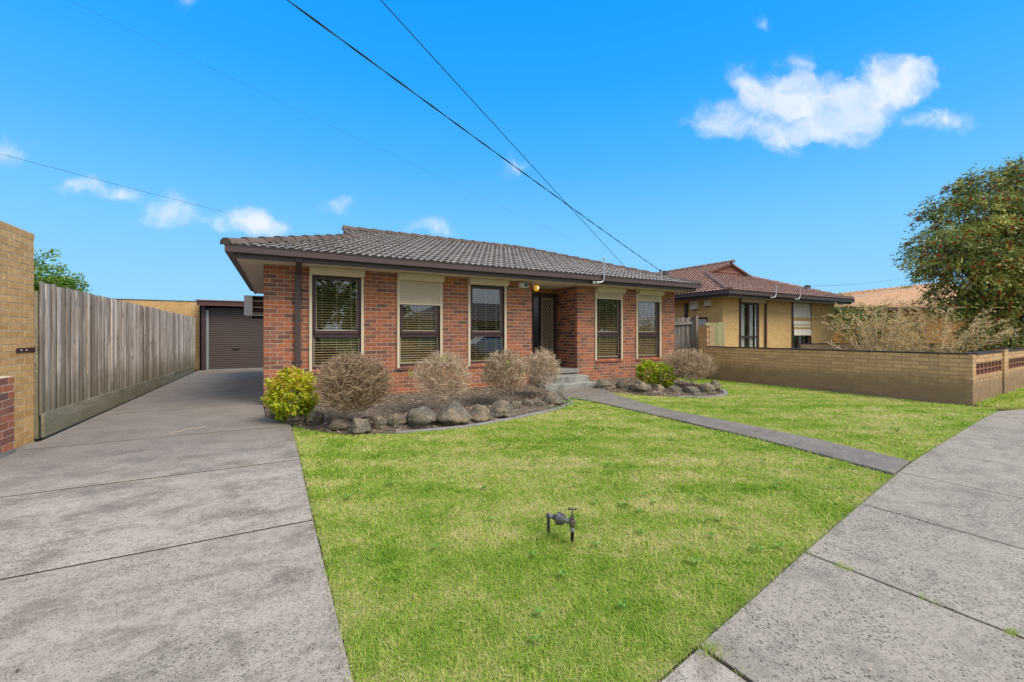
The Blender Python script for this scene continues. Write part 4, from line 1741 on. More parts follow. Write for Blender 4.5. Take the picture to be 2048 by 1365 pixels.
    if drop:
        mb = MB()
        L = gx1 - gx0 - .11
        mb.add([(-L / 2, 0, 0), (L / 2, 0, 0), (L / 2, -.009, .008), (-L / 2, -.009, .008), (L / 2, -.009, .03), (-L / 2, -.009, .03), (L / 2, 0, .037), (-L / 2, 0, .037)],
               [(0, 1, 2, 3), (3, 2, 4, 5), (5, 4, 6, 7)])
        sme = mb.mesh('shutter_slat')
        sme.materials.append(MATS['shutter_cream'])
        zz = drop + .03
        while zz < 2.61:
            o = bpy.data.objects.new('shutter_slat', sme)
            COL.objects.link(o)
            o.parent = sh
            o.location = Vector(((gx0 + gx1) / 2, FY - .012, zz)) - abs_off(sh)
            zz += .039
        mb = MB()
        mb.box((gx0 + .056, FY - .026, drop - .012), (gx1 - .056, FY - .008, drop + .028))
        part('bottom_bar', mb, 'cream_paint', sh)

# porch, steps, door
st = MB()
st.prism([(DX0 + .02, FY - .12), (DX1 - .025, FY - .12), (DX1 - .004, DY - .01), (DX0 + .004, DY - .01)], .33, .43, .012)
part('porch_slab', st, 'step_concrete', house)
mb = MB()
mb.prism([(DX0 - .08, 9.08), (7.36, 9.08), (7.36, FY - .03), (DX0 - .08, FY - .03)], -.05, .29, .015)
part('step', mb, 'step_concrete', house)
mb = MB()
mb.prism([(DX0 - .2, 8.72), (7.33, 8.72), (7.37, 9.075), (DX0 - .2, 9.075)], -.05, .145, .015)
part('step', mb, 'step_concrete', house)
dy = DY - .03
fr = MB()
d0, d1 = DX0 + .605, DX1 - .022
fr.box((d0, dy - .03, .43), (d0 + .05, dy + .05, 2.62))
fr.box((6.80, dy - .03, .43), (6.835, dy + .05, 2.62))
fr.box((d1 - .13, dy - .03, .43), (d1, dy + .05, 2.62))
fr.box((d0 + .05, dy - .025, 2.50), (6.80, dy + .05, 2.62))
fr.box((6.835, dy - .025, 2.50), (d1 - .13, dy + .05, 2.62))
door = part('door_frame', fr, 'rust_brown', house)
box_part('sidelight', (d0 + .05, dy + .01, .43), (6.80, dy + .016, 2.50), 'black_glass', door)
box_part('door_leaf', (6.835, dy + .02, .43), (d1 - .13, dy + .04, 2.50), 'dark', door)
sc = MB()
a0, a1 = 6.845, d1 - .14
sc.box((a0, dy - .02, .45), (a0 + .018, dy + .005, 2.49))
sc.box((a1 - .03, dy - .02, .45), (a1, dy + .005, 2.49))
sc.box((a0 + .018, dy - .02, .45), (a1 - .03, dy + .005, .52))
sc.box((a0 + .018, dy - .02, 2.44), (a1 - .03, dy + .005, 2.49))
nx, nz = 4, 17
for k in range(nz):
    for i in range(nx):
        xa, xb = lerp(a0 + .018, a1 - .03, i / nx), lerp(a0 + .018, a1 - .03, (i + 1) / nx)
        za, zb = lerp(.52, 2.44, k / nz), lerp(.52, 2.44, (k + 1) / nz)
        xm, zm = (xa + xb) / 2, (za + zb) / 2
        for p, q in (((xa, zm), (xm, zb)), ((xm, zb), (xb, zm)), ((xb, zm), (xm, za)), ((xm, za), (xa, zm))):
            sc.tube([(p[0], dy - .008, p[1]), (q[0], dy - .008, q[1])], .013, 4, caps=False)
part('security_screen', sc, 'screen_metal', door)
# porch lamp
lx, ly = 6.22, 9.93
mb = MB()
mb.lathe((lx, ly, 2.785), (0, 0, -1), [(0, .055), (.02, .055), (.03, .04)], 12)
lamp = part('porch_lamp', mb, 'brass_dark', house)
mb = MB()
mb.lathe((lx, ly, 2.757), (0, 0, -1), [(0, .05), (.04, .075), (.09, .078), (.15, .062), (.17, .03)], 8)
part('lamp_shade', mb, 'amber_glass', lamp)
mb = MB()
mb.lathe((lx, ly - .08, 2.70), (0, 0, -1), [(0, .012), (.02, .024), (.05, .02)], 8)
part('bulb', mb, 'lit_bulb', lamp)
# sensor box under the eave
mb = MB()
mb.box((5.48, 9.52, 2.62), (5.72, 9.665, 2.745))
sb = part('security_camera', mb, 'white_plastic', house)
mb = MB()
mb.lathe((5.64, 9.519, 2.685), (0, -1, 0), [(0, .045), (.03, .045), (.04, .03)], 14)
part('lens', mb, 'blue_lens', sb)
mb = MB()
mb.box((5.60, 9.57, 2.746), (5.66, 9.62, 2.784))
part('mount', mb, 'white_plastic', sb)
# letter-sized stain plate: three small vent bricks beside the door
# downpipe
mb = MB()
mb.box((.285, FY - .085, .06), (.385, FY - .012, 2.60))
dp = part('downpipe', mb, 'brown_paint', house)
mb = MB()
v0 = [(.285, FY - .085, 2.60), (.385, FY - .085, 2.60), (.385, FY - .012, 2.60), (.285, FY - .012, 2.60)]
v1 = [(.285, 9.0, 2.78), (.385, 9.0, 2.78), (.385, 9.08, 2.78), (.285, 9.08, 2.78)]
mb.add(v0 + v1, [(0, 1, 5, 4), (1, 2, 6, 5), (2, 3, 7, 6), (3, 0, 4, 7), (3, 2, 1, 0)])
mb.box((.28, 8.995, 2.781), (.39, 9.085, 2.87))
part('offset', mb, 'brown_paint', dp)
for zz in (2.12, .84):
    mb = MB()
    mb.box((.262, FY - .092, zz), (.408, FY - .001, zz + .035))
    part('pipe_clip', mb, 'brown_paint', dp)
# air conditioner in the side wall
mb = MB()
mb.box((-.765, 12.5, 1.87), (HX0 - .002, 12.55, 1.90))
mb.box((-.765, 12.5, 1.90), (-.585, 12.53, 2.36))
mb.box((-.765, 12.53, 1.90), (-.74, 13.12, 2.36))
mb.box((-.765, 12.5, 2.362), (HX0 - .002, 13.12, 2.375))
mb.box((-.74, 12.6, 1.87), (HX0 - .002, 13.12, 1.90))
mb.box((-.74, 13.09, 1.90), (HX0 - .002, 13.12, 2.36))
ac = part('air_conditioner', mb, 'ac_grey', house)
for zz in (1.93, 2.075, 2.235):
    mb = MB()
    mb.box((-.584, 12.505, zz), (HX0 - .003, 12.53, zz + .014))
    part('louvre', mb, 'cream_paint', ac)
box_part('coil', (-.58, 12.62, 1.905), (HX0 - .004, 13.05, 2.23), 'rust_brown', ac)
mb = MB()
mb.box((-.6, 12.52, 1.80), (HX0 - .002, 12.56, 1.868))
part('support_bracket', mb, 'dark', ac)
# galvanised anchor pipe on the gutter
mb = MB()
pts = catmull([(7.50, 8.93, 2.80), (7.60, 8.90, 2.80), (7.69, 8.89, 2.84), (7.715, 8.88, 2.93), (7.722, 8.88, 3.15), (7.725, 8.88, 3.44)], 5)
mb.tube(pts, .021, 8)
mb.lathe((7.725, 8.88, 3.43), (0, 0, 1), [(0, .028), (.05, .028), (.055, .012)], 8)
rod = part('anchor_pipe', mb, 'galvanised', house, smooth=True)
mb = MB()
mb.box((7.40, 8.955, 2.765), (7.62, 8.975, 2.835))
part('anchor_plate', mb, 'galvanised', rod)
# service connection on the roof
mx, my = 10.32, 9.25
mb = MB()
mb.tube([(mx, my, rz_(my) + .02), (mx + .02, my - .02, 3.32), (mx + .02, my - .02, 3.36)], .016, 6)
mb.tube([(mx - .05, my + .1, rz_(my + .1) + .02), (mx + .02, my - .02, 3.3)], .009, 5)
msp = part('service_bracket', mb, 'galvanised', house)
box_part('connection_box', (mx + .10, my - .06, 3.24), (mx + .27, my + .06, 3.36), 'meter_grey', msp)
mb = MB()
mb.tube([(mx - .03, my, 3.36), (mx + .12, my, 3.345)], .012, 6)
mb.lathe((mx - .04, my, 3.33), (0, 0, 1), [(0, .02), (.03, .03), (.06, .02)], 8)
part('insulator', mb, 'dark', msp)

# ================================================================== LEFT SIDE: PIERS, FENCE, GARAGE
pier = thing('tan_brick_pier', (-3.1, 7.6, 0), 'tall speckled tan brick wall end beside the timber fence', 'wall')
W = Wall(pier)
PX = -2.87
W.panel((PX, 7.21), (0, 1), .84, 2.74 - 33 * .086, 2.74, (1, 0), (), T=.11, mat_='tan_brick', seed=21)
W.panel((PX - .11, 7.21), (-1, 0), 1.4, 2.74 - 33 * .086, 2.74, (0, -1), (), T=.11, mat_='tan_brick', seed=22, phase=.5)
W.panel((PX - .11, 8.05), (-1, 0), 1.4, 2.74 - 33 * .086, 2.74, (0, 1), (), T=.11, mat_='tan_brick', seed=23, phase=.5, see=False)
W.build(300, 'tan_mortar')
box_part('wall_fill', (PX - 1.4, 7.325, 0), (PX - .115, 7.935, 2.725), 'tan_mortar', pier)
# rusty strap between wall and fence
mb = MB()
mb.box((PX + .002, 7.60, 1.165), (PX + .010, 8.19, 1.225))
strap = single('metal_strap', mb, 'rust_brown', 'rusty flat metal strap fixing the fence end to the tan brick wall', 'strap')
for yy in (7.70, 7.83, 8.12):
    mb = MB()
    mb.lathe((PX + .010, yy, 1.197), (1, 0, 0), [(0, .012), (.005, .010)], 8)
    part('screw', mb, 'sign_white', strap)

low = thing('red_brick_pier', (-2.8, 6.6, 0), 'low red brick wall at the photo edge in front of the tan wall', 'wall')
W = Wall(low)
W.panel((-2.765, 6.4), (0, 1), .89, .045, .905, (1, 0), (), mat_='red_brick', seed=24, phase=.3)
W.panel((-2.877, 6.4), (-1, 0), .9, .045, .905, (0, -1), (), mat_='red_brick', seed=26, phase=.5)
W.panel((-2.876, 7.29), (-1, 0), .9, .045, .905, (0, 1), (), mat_='red_brick', seed=25, see=False)
W.build(120, 'tan_mortar')
box_part('footing', (-3.79, 6.39, -.08), (-2.757, 7.3, .043), 'kerb_concrete', low)
box_part('wall_fill', (-3.77, 6.515, .05), (-2.88, 7.175, .892), 'mortar', low)
for i in range(6):
    for k in range(4):
        ya, xa = 6.518 + i * .110, -3.768 + k * .2225
        box_part('coping_brick', (xa, ya, .893), (xa + .2125, ya + .1, .903 + rng.uniform(-.001, .001)), 'red_brick', low)

fence = thing('timber_fence', (-2.82, 14, 0), 'weathered grey timber paling fence along the left side of the driveway', 'fence')
y = 8.085
k = 0
cache = {}
while y < 20.15:
    f = (y - 8.06) / 12.1
    wd = rng.uniform(.080, .1) if k % 2 == 0 else rng.uniform(.104, .116)
    zt = 2.10 - .07 * f + rng.uniform(-.014, .014)
    if 96 < k * 1. < 97:
        zt += .05
    zb = lerp(.325, .19, f) - .015
    lo_ = k % 2
    x = -2.828 + (.0 if lo_ else .026) + rng.uniform(-.003, .003)
    mb = MB()
    H = zt - zb
    lean = rng.uniform(-.011, .011)
    cup = rng.uniform(.002, .006)
    th = .014
    tw = rng.uniform(-.006, .006)
    vv = []
    for zz, fz in ((0, 0), (H * .5, .5), (H, 1)):
        yo = lean * fz * 2
        xo = rng.uniform(-.003, .003) + tw * fz
        vv += [(xo, -wd / 2 + yo, zz), (xo + cup, -wd * .2 + yo, zz), (xo + cup, wd * .2 + yo, zz), (xo, wd / 2 + yo, zz), (xo - th, wd / 2 + yo, zz), (xo - th, -wd / 2 + yo, zz)]
    ff = []
    for a in (0, 6):
        for j in range(6):
            j2 = (j + 1) % 6
            ff.append((a + j, a + j2, a + 6 + j2, a + 6 + j))
    ff.append((5, 4, 3, 2, 1, 0))
    ff.append(tuple(range(12, 18)))
    mb.add([(x + p[0], y + p[1], zb + p[2]) for p in vv], ff)
    part('paling', mb, 'weathered_paling', fence)
    y += .079 + rng.uniform(-.005, .008)
    k += 1
for zz in (.6, 1.25, 1.85):
    mb = MB()
    mb.box((-2.915, 8.124, zz), (-2.844, 20.15, zz + .075))
    part('rail', mb, 'plinth_wood', fence)
for yy in (8.1, 10.5, 12.9, 15.3, 17.7, 20.0):
    mb = MB()
    if yy < 8.2:
        mb.box((-2.935, 8.053, 0), (-2.834, 8.12, 1.98))
    else:
        mb.box((-3.03, yy, 0), (-2.917, yy + .1, 1.95))
    part('post', mb, 'plinth_wood', fence)
ys = [8.055, 10.75, 13.4, 16.2, 18.9, 20.12]
for r_ in range(2):
    for i in range(5):
        a, b = ys[i], ys[i + 1]
        if r_ == 0 and i == 4:
            b = 19.6
        fa, fb = (a - 8.06) / 12.1, (b - 8.06) / 12.1
        mb = MB()
        za0, za1 = lerp(.012, .0, fa), lerp(.012, .0, fb)
        h0, h1 = lerp(.158, .098, fa), lerp(.158, .098, fb)
        x0, x1 = (-2.808, -2.77) if r_ == 0 else (-2.806, -2.777)
        x0 += rng.uniform(-.004, .004)
        zz0, zz1 = za0 + r_ * (h0 + .004), za1 + r_ * (h1 + .004)
        vv = [(x0, a + .003, zz0), (x1, a + .003, zz0), (x1, b - .003, zz1), (x0, b - .003, zz1), (x0, a + .003, zz0 + h0), (x1, a + .003, zz0 + h0), (x1, b - .003, zz1 + h1), (x0, b - .003, zz1 + h1)]
        mb.add(vv, [(3, 2, 1, 0), (4, 5, 6, 7), (0, 1, 5, 4), (1, 2, 6, 5), (2, 3, 7, 6), (3, 0, 4, 7)])
        part('plinth_board', mb, 'plinth_wood', fence)

gar = thing('garage', (-1, 20.3, 0), 'brown roller door garage at the end of the driveway', 'garage')
GY = 20.2
fs = MB()
fs.box((-2.74, GY - .35, 2.50), (1.6, GY - .31, 2.69))
part('fascia', fs, 'garage_fascia_paint', gar)
mb = MB()
mb.add([(-2.80, GY - .40, 2.695), (1.7, GY - .40, 2.695), (1.7, GY + 5, 2.78), (-2.80, GY + 5, 2.78), (-2.80, GY - .40, 2.73), (1.7, GY - .40, 2.73), (1.7, GY + 5, 2.81), (-2.80, GY + 5, 2.81)],
       [(3, 2, 1, 0), (4, 5, 6, 7), (0, 1, 5, 4), (1, 2, 6, 5), (2, 3, 7, 6), (3, 0, 4, 7)])
part('roof', mb, 'galvanised', gar)
mb = MB()
mb.box((-2.62, GY - .06, 0), (-2.50, GY + .06, 2.52))
part('post', mb, 'purple_paint', gar)
mb = MB()
mb.box((-2.485, GY - .03, 0), (-2.40, GY + .05, 2.35))
part('door_guide', mb, 'grey_metal', gar)
mb = MB()
n = 28
pit = 2.42 / n
L0, L1 = -2.40, 1.0
for i in range(n):
    for dz, dyy in ((0, 0), (.012, .0), (.022, -.014), (pit - .012, -.014), (pit - .002, 0)):
        zz = .03 + i * pit + dz
        mb.v.append((L0, GY + .06 + dyy, zz))
        mb.v.append((L1, GY + .06 + dyy, zz))
for i in range(n * 5 - 1):
    mb.face((2 * i, 2 * i + 1, 2 * i + 3, 2 * i + 2))
curt = part('roller_door', mb, 'garage_paint', gar)
mb = MB()
mb.box((-1.62, GY + .015, .80), (-1.40, GY + .045, .83))
part('handle', mb, 'dark', curt)
mb = MB()
mb.box((-2.395, GY + .03, .0), (1.0, GY + .08, .03))
part('bottom_rail', mb, 'grey_metal', curt)
mb = MB()
mb.box((-2.6, GY + .1, 2.30), (1.6, GY + .2, 2.69))
mb.box((-2.7, GY + .061, 0), (-2.62, GY + 5, 2.69))
mb.box((1.0, GY + .05, 0), (1.6, GY + .2, 2.3))
mb.box((-2.6, GY + 4.9, 0), (1.6, GY + 5, 2.69))
part('wall', mb, 'dark', gar, own_origin=False)

nb = thing('tan_brick_wall', (-5, 21.3, 0), 'flat topped tan brick building end behind the fence, left of the garage', 'wall')
W = Wall(nb)
W.panel((-9.5, 21.2), (1, 0), 6.7, 2.72 - 32 * .086, 2.72, (0, -1), (), mat_='tan_brick', seed=31)
W.build(140, 'tan_mortar')
box_part('wall_fill', (-9.5, 21.32, 0), (-2.8, 25, 2.70), 'tan_mortar', nb)
box_part('capping', (-9.52, 21.18, 2.722), (-2.79, 21.4, 2.74), 'tile_cap_dark', nb)


# ================================================================== FOLIAGE HELPERS
def leaf_cloud(mb, pts, size, aspect, droop=0., up=0., jitter=1., rfun=None, fold=True):
    for p in pts:
        d = Vector((rng.gauss(0, 1), rng.gauss(0, 1), rng.gauss(0, .7) * jitter - droop + up)).normalized()
        q = d.cross(Vector((rng.gauss(0, 1), rng.gauss(0, 1), rng.gauss(0, 1)))).normalized()
        L = size * rng.uniform(.6, 1.3)
        w_ = L * aspect
        p = Vector(p)
        nrm = d.cross(q) * (w_ * .35)
        r_ = rng.random() if rfun is None else rfun(p)
        mb.add([p, p + d * L * .45 + q * w_ + nrm, p + d * L, p + d * L * .45 - q * w_ + nrm], [(0, 1, 2), (0, 2, 3)] if fold else [(0, 1, 2, 3)], r_)


def bare_shrub(x, y, z0, rx, h, label, seed, stems=13, dens_=1., shoots=(), fill=500, cx_=0., tone=0.):
    """leafless clipped shrub: stems fork again and again until they reach the clipped outline"""
    lr = random.Random(seed)
    C = Vector((x + cx_ * rgt[0], y + cx_ * rgt[1], z0 + h * .54))
    root = thing('bare_shrub', (x, y, z0), label, 'shrub', 'leafless clipped shrubs in the garden beds')
    stem, tw = MB(), MB()

    def inside(p):
        q = p - C
        return (q.x / rx) ** 2 + (q.y / rx) ** 2 + (q.z / (h * .47)) ** 2

    def grow(p, d, L, r_, gen):
        pts = [p]
        n = 4 if gen < 3 else 3
        for i in range(n):
            d = (d + Vector((lr.gauss(0, .2), lr.gauss(0, .2), lr.gauss(0, .16) + .06))).normalized()
            p = p + d * (L / n)
            pts.append(p)
            if inside(p) > .98 + lr.uniform(-.10, .03):
                break
        tgt = stem if gen < 2 else tw
        rad = [max(.0026, r_ * (1 - .35 * i / max(1, len(pts) - 1))) for i in range(len(pts))]
        tgt.tube(pts, rad, 4 if gen < 2 else 3, max(.01, min(.99, .12 + .18 * gen + tone + lr.uniform(-.15, .3))), caps=False)
        if inside(p) > .97 or gen > 6:
            return
        kids = 3 if gen in (1, 2, 3) and lr.random() < .62 * dens_ else 2
        for _ in range(kids):
            sp = .55 if gen < 4 else .62
            nd = (d + Vector((lr.gauss(0, sp), lr.gauss(0, sp), lr.gauss(0, sp * .75)))).normalized()
            out = (p - Vector((x, y, z0 + .05)))
            if out.length > 1e-3:
                nd = (nd + out.normalized() * .28).normalized()
            grow(p, nd, L * lr.uniform(.66, .9), r_ * .72, gen + 1)

    for i in range(stems):
        a = i * 2.39996 + lr.uniform(-.25, .25)
        el = lr.choice((.12, .3, .5, .75, 1.0, 1.3)) + lr.uniform(-.1, .1)
        d = Vector((math.cos(a) * math.cos(el), math.sin(a) * math.cos(el), math.sin(el)))
        r0 = lr.uniform(.02, .13)
        grow(Vector((x + math.cos(a) * r0, y + math.sin(a) * r0, z0 - .02)), d, h * lr.uniform(.16, .26), .0075, 0)
    # fine outer twigs up to the clipped outline
    for i in range(fill):
        d = Vector((lr.gauss(0, 1), lr.gauss(0, 1), lr.gauss(.15, 1))).normalized()
        k = lr.uniform(.35, .86)
        p = C + Vector((d.x * rx * k, d.y * rx * k, d.z * h * .47 * k))
        if p.z < z0 + .03:
            continue
        dd = (p - Vector((x, y, z0 - .15))).normalized()
        for _ in range(lr.randint(1, 3)):
            q = p
            e_ = (dd + Vector((lr.gauss(0, .45), lr.gauss(0, .45), lr.gauss(0, .35)))).normalized()
            pts = [q]
            for _j in range(lr.randint(3, 5)):
                e_ = (e_ + Vector((lr.gauss(0, .36), lr.gauss(0, .36), lr.gauss(0, .30)))).normalized()
                q = q + e_ * lr.uniform(.025, .055)
                pts.append(q)
                if inside(q) > 1.02 + lr.uniform(-.1, .05):
                    break
            tw.tube(pts, [lerp(.0038, .0026, m / (len(pts) - 1)) for m in range(len(pts))], 3, max(.02, min(.98, .22 + .5 * k + tone + lr.uniform(-.3, .3))), caps=False)
    part('stem', stem, 'twig', root, own_origin=False)
    part('twigs', tw, 'twig', root, kind='stuff', own_origin=False)
    if shoots:
        lf = MB()
        for (du, dz) in shoots:
            c = Vector((x + du * rgt[0] - fwd[0] * rx * .6, y + du * rgt[1] - fwd[1] * rx * .6, z0 + dz))
            leaf_cloud(lf, [c + Vector((lr.gauss(0, .025), lr.gauss(0, .025), lr.gauss(0, .03))) for _ in range(16)], .03, .35)
        part('shoot', lf, 'shoot_leaf', root, kind='stuff', own_origin=False)
    return root


bare_shrub(1.03, 6.84, .04, .60, 1.08, 'largest and densest bare shrub, beside the yellow green shrub near the driveway', 41, 40, 1.0, fill=3600, cx_=-.02, tone=-.02)
bare_shrub(2.46, 7.12, .06, .57, 1.05, 'grey bare shrub with a few lime shoots below the half closed shutter', 42, 26, 1.0, ((-.42, .70), (.1, .96), (.14, .92), (-.44, .66)), fill=900, cx_=.06, tone=.22)
bare_shrub(3.90, 7.28, .06, .54, 1.04, 'bare shrub below the third window, left one of the touching pair', 43, 24, .95, ((.0, .82), (.28, .62)), fill=1050, cx_=-.06)
bare_shrub(4.88, 7.82, .06, .48, 1.05, 'bare shrub beside the steps, right one of the touching pair', 44, 22, 1.0, fill=800, cx_=.12, tone=.06)
bare_shrub(9.02, 7.26, .05, .74, 1.0, 'wide bare shrub in the right bed beside the gate', 45, 30, 1.0, fill=1700)


def leafy_shrub(lobes, label, seed, n):
    lr = random.Random(seed)
    c = lobes[0][0]
    root = thing('leafy_shrub', (c[0], c[1], .02), label, 'shrub', 'yellow green leafy shrubs')
    lf, st_ = MB(), MB()
    tot_ = sum(l[1] ** 2 for l in lobes)
    for (cc, rx, rz) in lobes:
        cc = Vector(cc)
        for k in range(int(n * rx * rx / tot_)):
            d = Vector((lr.gauss(0, 1), lr.gauss(0, 1), lr.gauss(0, 1))).normalized()
            rr = lr.uniform(.55, 1.0) ** .6
            bump_ = 1 + .14 * math.sin(d.x * 6 + seed) * math.sin(d.y * 5) + .1 * math.sin(d.z * 9 + d.x * 4)
            base = cc + Vector((d.x * rx, d.y * rx, d.z * rz)) * (rr * bump_)
            # a sprig of leaflets
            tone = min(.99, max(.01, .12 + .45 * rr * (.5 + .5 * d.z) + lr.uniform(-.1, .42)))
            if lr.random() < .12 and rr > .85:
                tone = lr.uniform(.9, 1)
            for j in range(5):
                dd = (d + Vector((lr.gauss(0, .7), lr.gauss(0, .7), lr.gauss(0, .5) - .1))).normalized()
                q = dd.cross(Vector((lr.gauss(0, 1), lr.gauss(0, 1), 1.2))).normalized()
                L = lr.uniform(.04, .072)
                w_ = L * .25
                p = base + Vector((lr.gauss(0, .012), lr.gauss(0, .012), lr.gauss(0, .012)))
                nn = dd.cross(q) * (w_ * .4)
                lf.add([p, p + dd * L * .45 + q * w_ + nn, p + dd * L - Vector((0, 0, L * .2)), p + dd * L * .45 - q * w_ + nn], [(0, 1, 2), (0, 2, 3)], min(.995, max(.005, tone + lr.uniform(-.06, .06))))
        for k in range(7):
            a = k * .9 + seed
            st_.tube([(c[0] + math.cos(a) * .03, c[1] + math.sin(a) * .03, 0), cc + Vector((math.cos(a) * rx * .4, math.sin(a) * rx * .4, -.1 * rz)), cc + Vector((math.cos(a) * rx * .75, math.sin(a) * rx * .75, .45 * rz))], [.008, .006, .003], 4, .3, caps=False)
    part('stem', st_, 'twig', root, own_origin=False)
    part('leaves', lf, 'nandina_leaf', root, kind='stuff', own_origin=False)


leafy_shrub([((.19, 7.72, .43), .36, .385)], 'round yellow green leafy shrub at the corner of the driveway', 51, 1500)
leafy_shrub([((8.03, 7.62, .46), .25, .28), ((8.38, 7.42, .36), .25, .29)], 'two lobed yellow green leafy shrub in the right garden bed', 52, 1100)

# small weed clumps at the edges of the beds
mb = MB()
for cx0, cy0, n in ((5.2, 7.05, 50), (5.0, 6.75, 30), (4.7, 6.65, 24), (1.7, 7.0, 8), (10.1, 7.2, 40), (5.5, 7.35, 30)):
    leaf_cloud(mb, [(cx0 + rng.gauss(0, .14), cy0 + rng.gauss(0, .1), .01 + rng.random() * .03) for _ in range(n)], .045, .3, up=.4)
single('bed_weeds', mb, 'weed_leaf', 'low green weeds along the edges of the garden beds', 'weeds', kind='stuff')

# ================================================================== GATE AND RIGHT WALLS
gate = thing('timber_gate', (12, 9.78, 0), 'sagging weathered timber gate between the two houses', 'gate')
x = 11.44
k = 0
while x < 12.42:
    wd = rng.uniform(.085, .1)
    mb = MB()
    sag = (x - 11.4) * .05
    mb.box((-wd / 2, 0, 0), (wd / 2, .014, 1.84 + rng.uniform(-.02, .02) + sag), M=Matrix.Translation((x + wd / 2, 9.80 - (k % 2) * .006, .09)) @ Matrix.Rotation(rng.uniform(-.012, .012), 4, 'Y'))
    part('paling', mb, 'gate_wood', gate)
    x += wd + .007
    k += 1
for zz in (.35, .92, 1.70):
    mb = MB()
    mb.add([(11.43, 9.735, zz), (12.43, 9.735, zz + .05), (12.43, 9.79, zz + .05), (11.43, 9.79, zz), (11.43, 9.735, zz + .08), (12.43, 9.735, zz + .13), (12.43, 9.79, zz + .13), (11.43, 9.79, zz + .08)],
           [(3, 2, 1, 0), (4, 5, 6, 7), (0, 1, 5, 4), (1, 2, 6, 5), (2, 3, 7, 6), (3, 0, 4, 7)])
    part('rail', mb, 'gate_wood', gate)
mb = MB()
mb.box((12.40, 9.62, 0), (12.52, 9.73, 2.03))
part('post', mb, 'weathered_paling', gate)

lw = thing('low_brick_wall', (12.2, 6, 0), 'low brown brick boundary wall between the lawn and the yellow brick house', 'wall')
W = Wall(lw)
LX = 12.09
zt = 1.0
W.panel((LX, 3.04), (0, 1), 5.92, zt - 12 * .086, zt - .01, (-1, 0), (), mat_='low_wall_brick', seed=61, bl=.29, T=.11)
W.panel((LX + .112, 8.957), (1, 0), .25, zt - 12 * .086, 1.66, (0, -1), (), mat_='grey_tan_brick', seed=62, T=.11)
W.panel((LX, 8.97), (0, 1), .32, zt - 12 * .086, 1.66, (-1, 0), (), mat_='low_wall_brick', seed=63, T=.11, phase=.4)
W.build(300, 'low_wall_mortar')
box_part('wall_fill', (LX + .112, 3.1, 0), (LX + .22, 8.95, .985), 'low_wall_mortar', lw)
for i in range(19):
    a = 3.05 + i * .311
    mb = MB()
    zz = rng.uniform(-.004, .004)
    mb.box((LX - .018, a, .992 + zz), (LX + .23, a + .304, 1.018 + zz))
    part('coping_tile', mb, 'tile_cap_dark', lw)
mb = MB()
mb.box((LX - .004, 8.95, 1.665), (LX + .37, 9.29, 1.685))
part('pier_cap', mb, 'grey_tan_brick', lw)

sw = thing('street_brick_wall', (15, 3.1, 0), 'brown brick street wall with two rows of pierced breeze blocks', 'wall')
W = Wall(sw)
sdv = Vector((1, .06, 0)).normalized()
snv = Vector((.06, -1, 0)).normalized()
P0 = Vector((LX, 2.99, 0))
bays = [(.24, 2.5), (3.02, 5.4), (5.92, 7.6)]
W.panel((P0.x, P0.y), sdv.xy, 7.8, zt - 12 * .086, zt - .01, snv.xy, [(a, b, .565, .80) for a, b in bays], mat_='low_wall_brick', seed=64, bl=.23, T=.11)
for q in (2.52, 5.42):
    c = P0 + sdv * (q + .04) + snv * .03
    W.panel((c.x, c.y), sdv.xy, .42, zt - 12 * .086, 1.06, snv.xy, (), mat_='low_wall_brick', seed=65, T=.16)
W.build(300, 'low_wall_mortar')
Mw = Matrix.Translation(P0) @ Matrix(((sdv.x, -snv.x, 0, 0), (sdv.y, -snv.y, 0, 0), (0, 0, 1, 0), (0, 0, 0, 1)))
for (a, b) in bays:
    n = 7
    for r_ in range(2):
        for i in range(n):
            u0, u1 = lerp(a, b, i / n) + .003, lerp(a, b, (i + 1) / n) - .003
            z0, z1 = .565 + r_ * .1175 + .002, .565 + (r_ + 1) * .1175 - .002
            mb = MB()
            e_ = .016
            mb.box((u0, .01, z0), (u0 + e_, .09, z1), M=Mw)
            mb.box((u1 - e_, .01, z0), (u1, .09, z1), M=Mw)
            mb.box((u0 + e_, .01, z0), (u1 - e_, .09, z0 + .012), M=Mw)
            mb.box((u0 + e_, .01, z1 - .012), (u1 - e_, .09, z1), M=Mw)
            um = (u0 + u1) / 2
            zm = (z0 + z1) / 2
            zp, zq = (z0 + .012, z1 - .012) if r_ == 0 else (z1 - .012, z0 + .012)
            for p, q in (((u0 + e_, zp), (um, zq)), ((um, zq), (u1 - e_, zp)), ((u0 + e_, zm), (u1 - e_, zm))):
                mb.tube([Mw @ Vector((p[0], .05, p[1])), Mw @ Vector((q[0], .05, q[1]))], .018, 4)
            part('breeze_block', mb, 'breeze_block', sw)
for (a, b) in [(.0, 2.53), (3.0, 5.43), (5.9, 7.8)]:
    nn = max(1, round((b - a) / .31))
    for i in range(nn):
        u0, u1 = lerp(a, b, i / nn) + .003, lerp(a, b, (i + 1) / nn) - .003
        mb = MB()
        mb.box((u0 + (.24 if i == 0 and a == 0 else 0), -.02, .992), (u1, .22, 1.018), M=Mw)
        part('coping_tile', mb, 'tile_cap_dark', sw)
for q in (2.52, 5.42):
    mb = MB()
    mb.box((q + .02, -.05, 1.062), (q + .48, .2, 1.085), M=Mw)
    part('pier_cap', mb, 'tile_cap_dark', sw)

